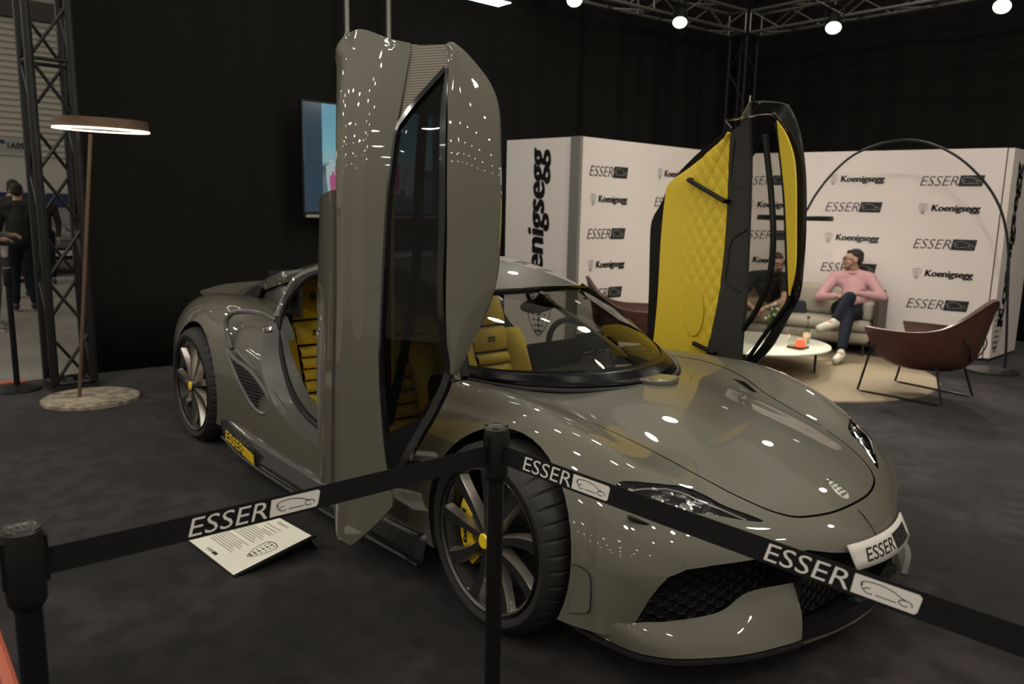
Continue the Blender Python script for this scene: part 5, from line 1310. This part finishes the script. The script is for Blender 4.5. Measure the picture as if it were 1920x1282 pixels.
def person(label, J, shirt, trousers, shoes, headc, face_dir, hairm, sleeve=1.0, hands=None, legs_extra=(), s=1.0, sole=None, **kw):
    """J: joints. clothes are their own skins over one continuous body"""
    o = empty('person', (0, 0, 0)); tag(o, label, 'person', kw.get('group'))
    V = {k: Vector(v) for k, v in J.items()}
    hp, P, M = head_parts(headc, face_dir, s)
    body = list(hp)+[capsule(V['neck'], Vector(headc)-Vector((0, 0, .06*s)), .055*s, .052*s), capsule(V['chest'], V['neck'], .11*s, .06*s), capsule(V['pelvis'], V['chest'], .115*s, .12*s)]
    for q in ('l', 'r'):
        body += [capsule(V['neck'], V['sh_'+q], .06*s, .055*s), capsule(V['sh_'+q], V['el_'+q], .046*s, .038*s), capsule(V['el_'+q], V['wr_'+q], .037*s, .026*s)]
        if hands: body += hand(V['wr_'+q], hands[q][0], hands[q][1], s, 1 if q == 'r' else -1, hands[q][2])
        body += [capsule(V['hip_'+q], V['kn_'+q], .072*s, .050*s), capsule(V['kn_'+q], V['an_'+q], .048*s, .034*s)]
        body += [capsule(V['pelvis'], V['hip_'+q], .10*s, .085*s), capsule(V['an_'+q], V['toe_'+q], .034*s, .028*s)]
    B_ = fuse('body', body, SKIN_, o, .0085, 3)
    hair(P, M, o, hairm, s, low=kw.get('hairlow', 0)); face(P, M, B_, s, hairm, kw.get('glasses', False), kw.get('beard'))
    up_ = [capsule(V['chest'], V['neck']-Vector((0, 0, .02)), .150*s, .080*s), capsule(V['pelvis']+Vector((0, 0, .04)), V['chest'], .140*s, .150*s)]
    for q in ('l', 'r'):
        up_ += [capsule(V['neck']-Vector((0, 0, .03)), V['sh_'+q], .085*s, .076*s), capsule(V['chest'], V['sh_'+q], .11*s, .07*s)]
        if sleeve >= 1: up_ += [capsule(V['sh_'+q], V['el_'+q], .068*s, .056*s), capsule(V['el_'+q], V['wr_'+q]+(V['el_'+q]-V['wr_'+q])*.06, .055*s, .040*s)]
        else: up_ += [capsule(V['sh_'+q], V['sh_'+q]+(V['el_'+q]-V['sh_'+q])*sleeve, .070*s, .064*s)]
    sh = fuse('shirt', up_, shirt, o, .011, 4)
    lo = [ellip(V['pelvis'], (.165*s, .135*s, .12*s))]
    for q in ('l', 'r'):
        lo += [capsule(V['pelvis'], V['hip_'+q], .125*s, .105*s), capsule(V['hip_'+q], V['kn_'+q], .098*s, .072*s), capsule(V['kn_'+q], V['an_'+q]+(V['kn_'+q]-V['an_'+q])*.14, .070*s, .052*s)]
    fuse('trousers', lo, trousers, o, .011, 4)
    for q in ('l', 'r'):
        a, t = V['an_'+q], V['toe_'+q]; heel = a+(a-t).normalized()*.035*s
        fd = (t-a).normalized()
        sh_ = fuse('shoe', [capsule(heel-Vector((0, 0, .03*s)), a+(t-a)*.55-Vector((0, 0, .015*s)), .042*s, .044*s), capsule(a+(t-a)*.5-Vector((0, 0, .01*s)), t, .045*s, .038*s), capsule(a, a-Vector((0, 0, .03*s)), .045*s, .044*s)], shoes, o, .009, 3)
        if sole: fuse('shoe_sole', [capsule(heel-Vector((0, 0, .055*s)), t-Vector((0, 0, .03*s)), .030*s, .030*s)], sole, sh_, .010, 2)
    return o, P, M, sh
# seated man in pink, one leg crossed over, looking along the sofa
man, P, M, sh = person('man in a pink shirt and glasses sitting cross-legged on the sofa', dict(
    pelvis=(-2.05, 6.17, .50), chest=(-2.10, 6.27, .74), neck=(-2.12, 6.26, .90), sh_l=(-1.95, 6.29, .845), sh_r=(-2.30, 6.19, .84),
    el_l=(-1.72, 6.14, .66), wr_l=(-1.88, 5.93, .70), el_r=(-2.40, 6.02, .60), wr_r=(-2.12, 5.86, .65),
    hip_l=(-1.95, 6.12, .47), kn_l=(-1.85, 5.63, .49), an_l=(-1.735, 5.30, .11), toe_l=(-1.70, 5.12, .062),
    hip_r=(-2.16, 6.08, .49), kn_r=(-1.885, 5.70, .665), an_r=(-1.935, 5.50, .41), toe_r=(-2.03, 5.36, .34)),
    PINK, NAVY, SHOEW, (-2.125, 6.215, 1.055), (-.78, -.60, -.05), HAIRD, 1.0,
    hands=dict(l=((-.75, -.45, -.15), (.1, -.2, 1), .5), r=((.85, -.30, .05), (0, -.2, 1), .5)), sole=SOLE, glasses=True, beard=mat('stubble', (.22, .12, .085), .8))
mk('collar', tube([(-2.125+.066*math.cos(a), 6.245+.066*math.sin(a), .925-.022*math.sin(a+2.6)) for a in np.linspace(-1.9, 3.9, 22)], .017, 8), PINK, sh)
mk('watch', tube([(-1.862+.034*math.cos(a), 5.95+.02*math.cos(a), .70+.036*math.sin(a)) for a in np.linspace(0, 2*math.pi, 17)], .008, 6, False), BLACK, sh)
# seated man in black, leaning forward, hands clasped
man2, P, M, sh = person('bearded man in a black polo shirt leaning forward on the sofa', dict(
    pelvis=(-2.98, 6.02, .50), chest=(-2.98, 5.86, .70), neck=(-2.92, 5.79, .845), sh_l=(-2.74, 5.86, .80), sh_r=(-3.12, 5.76, .80),
    el_l=(-2.62, 5.62, .56), wr_l=(-2.76, 5.46, .47), el_r=(-3.12, 5.52, .55), wr_r=(-2.90, 5.43, .47),
    hip_l=(-2.86, 5.98, .47), kn_l=(-2.60, 5.60, .48), an_l=(-2.62, 5.46, .11), toe_l=(-2.56, 5.30, .062),
    hip_r=(-3.10, 5.92, .47), kn_r=(-3.06, 5.46, .48), an_r=(-3.04, 5.40, .11), toe_r=(-2.98, 5.22, .062)),
    TEE, KHAKI, DSHOE, (-2.825, 5.76, .985), (.74, -.60, -.28), HAIRB, .55,
    hands=dict(l=((-.5, -.4, -.5), (.3, -.6, .6), .7), r=((.75, -.25, -.45), (-.3, -.6, .6), .7)), beard=BEARD)
# people in the hall beyond the stand
def standing(label, x, y, h, facing, shirt, trousers, shoes, hairm, group=None, arms='down', **kw):
    s = h/1.75; f = Vector((math.cos(facing), math.sin(facing), 0)); r_ = Vector((f.y, -f.x, 0))
    def Q(a, b, z): return tuple(Vector((x, y, 0))+r_*a*s+f*b*s+Vector((0, 0, z*s)))
    J = dict(pelvis=Q(0, 0, .95), chest=Q(0, -.01, 1.22), neck=Q(0, -.01, 1.46), sh_l=Q(-.19, -.01, 1.40), sh_r=Q(.19, -.01, 1.40), el_l=Q(-.25, -.03, 1.11), el_r=Q(.25, -.03, 1.11),
             wr_l=Q(-.24, .06, .86), wr_r=Q(.24, .06, .86), hip_l=Q(-.09, 0, .90), hip_r=Q(.09, 0, .90), kn_l=Q(-.10, .02, .49), kn_r=Q(.10, .03, .49), an_l=Q(-.11, -.02, .09), an_r=Q(.11, .0, .09), toe_l=Q(-.13, .14, .045), toe_r=Q(.13, .16, .045))
    hd = dict(l=(tuple(f*.2-Vector((0, 0, 1))), tuple(-r_), .3), r=(tuple(f*.2-Vector((0, 0, 1))), tuple(r_), .3))
    if arms == 'hold':
        J['el_r'] = Q(.25, -.06, 1.12); J['wr_r'] = Q(.17, .22, 1.10); hd['r'] = (tuple(f*.9-r_*.3), (0, 0, 1), .6)
        J['el_l'] = Q(-.25, -.06, 1.12); J['wr_l'] = Q(-.14, .22, 1.14); hd['l'] = (tuple(f*.9+r_*.3), (0, 0, 1), .6)
    if arms == 'walk': J['kn_r'] = Q(.10, .14, .52); J['an_r'] = Q(.11, .05, .13); J['toe_r'] = Q(.12, .21, .06); J['an_l'] = Q(-.10, -.22, .13); J['toe_l'] = Q(-.10, -.08, .045); J['kn_l'] = Q(-.10, -.02, .50)
    return person(label, J, shirt, trousers, shoes, Q(0, .03, 1.62), tuple(f), hairm, kw.pop('sleeve', 1.0), hands=hd, s=s, group=group, **kw)
toC = math.atan2(CAM[1]+.6, CAM[0]+11)
standing('person seen from behind in a black hoodie and dark jeans, left of the truss', -10.6, -.66, 1.78, R(165), JACK, NAVY, DSHOE, HAIRD, 'visitors in the hall')
standing('dark-haired person partly hidden behind the one in the black hoodie', -12.4, -.42, 1.86, R(150), JACK, NAVY, DSHOE, HAIRD, 'visitors in the hall', hairlow=.03)
standing('person in a dark jacket and white shirt facing the stand, seen through the truss', -14.6, .35, 1.78, R(-15), JACK, NAVY, DSHOE, HAIRD, 'visitors in the hall')
standing('person in an olive jacket seen between the truss chords', -15.0, -.02, 1.70, R(-60), mat('olive', (.10, .075, .035), .9), NAVY, DSHOE, HAIRB, 'visitors in the hall')
w_, P, M, sh = standing('person in a grey sleeve and camouflage trousers walking at the left edge', -8.9, -1.28, 1.72, R(60), GREYF, mat('camouflage', (.16, .14, .085), .9, noise=(9, (.06, .055, .035), .4, .6, 0)), mat('trainer', (.20, .19, .17), .7), HAIRD, 'visitors in the hall', arms='hold', sole=SHOEW)
q = at(8, 470, 'x', -8.75)
cup = mk('paper_cup', lathe([(0, -.07), (.032, -.07), (.043, .07), (.046, .075), (.03, .085), (0, .085)], 20), mat('cup_white', (.55, .55, .55), .5)); cup.location = tuple(q); tag(cup, 'white paper cup held at the left edge', 'cup')
mk('lid', lathe([(.047, .062), (.048, .08), (.03, .09), (0, .09)], 20), BLACK, cup)
# dark car at the far side of the hall, nose towards us
CP = empty('parked_car', (-16.2, 1.05, 0), R(12)); tag(CP, 'dark blue car with lit lamps seen through the truss', 'car')
DBL = mat('dark_blue_paint', (.012, .014, .03), .2, 0, 1, .03)
pn = []
for x, w2, z0_, z1_ in ((.0, .70, .28, .55), (-.1, .88, .2, .72), (-.9, .93, .2, .88), (-1.5, .93, .2, .98), (-2.1, .92, .2, 1.38), (-3.2, .90, .2, 1.42), (-4.2, .85, .25, .95)):
    pn.append([(x, -w2, z0_), (x, -w2, (z0_+z1_)/2), (x, -w2*.78, z1_), (x, 0, z1_+.03), (x, w2*.78, z1_), (x, w2, (z0_+z1_)/2), (x, w2, z0_)])
mk('body', grid(bsurf(np.array(pn), 30, 24)), DBL, CP)
for s in (-1, 1):
    mk('headlamp', ellip((.0, s*.60, .62), (.10, .16, .06)), mat('car_lamp', (1, 1, 1), .3, emit=(1, .95, .9), es=3), CP); mk('fog_lamp', ellip((.05, s*.55, .36), (.05, .10, .04)), MATS['car_lamp'], CP)
    for x in (-.8, -3.4): mk('wheel', xf(lathe([(0, -.1), (.2, -.1), (.32, -.08), (.33, 0), (.32, .1), (0, .1)], 24, 'Y'), T(x, s*.86, .33)), RUBBER, CP)
mk('grille', box(-.02, .06, -.38, .38, .34, .58), BLACK, CP); mk('number_plate', box(.05, .075, -.26, .26, .42, .53), WHITE, CP)
# red rail in the lowest left corner
h0, h1 = at(-14, 1185, 'z', .30), at(34, 1330, 'z', .24)
RD = empty('red_rail', tuple(h0)); tag(RD, 'end of a red rail in the lower left corner', 'rail')
e0, e1 = np.zeros(3), np.array(h1)-np.array(h0)
mk('rail', tube([tuple(e0), tuple(e1*.5), tuple(e1)], .020, 10), mat('red_lacquer', (.42, .10, .06), .5), RD)
mk('rail_foot', tube([tuple(e1), tuple(e1*[1, 1, 0]-np.array([0, 0, h0[2]]))], .018, 10), MATS['red_lacquer'], RD)
mk('rail_foot', tube([tuple(e0), tuple(-np.array([0, 0, h0[2]]))], .018, 10), MATS['red_lacquer'], RD)
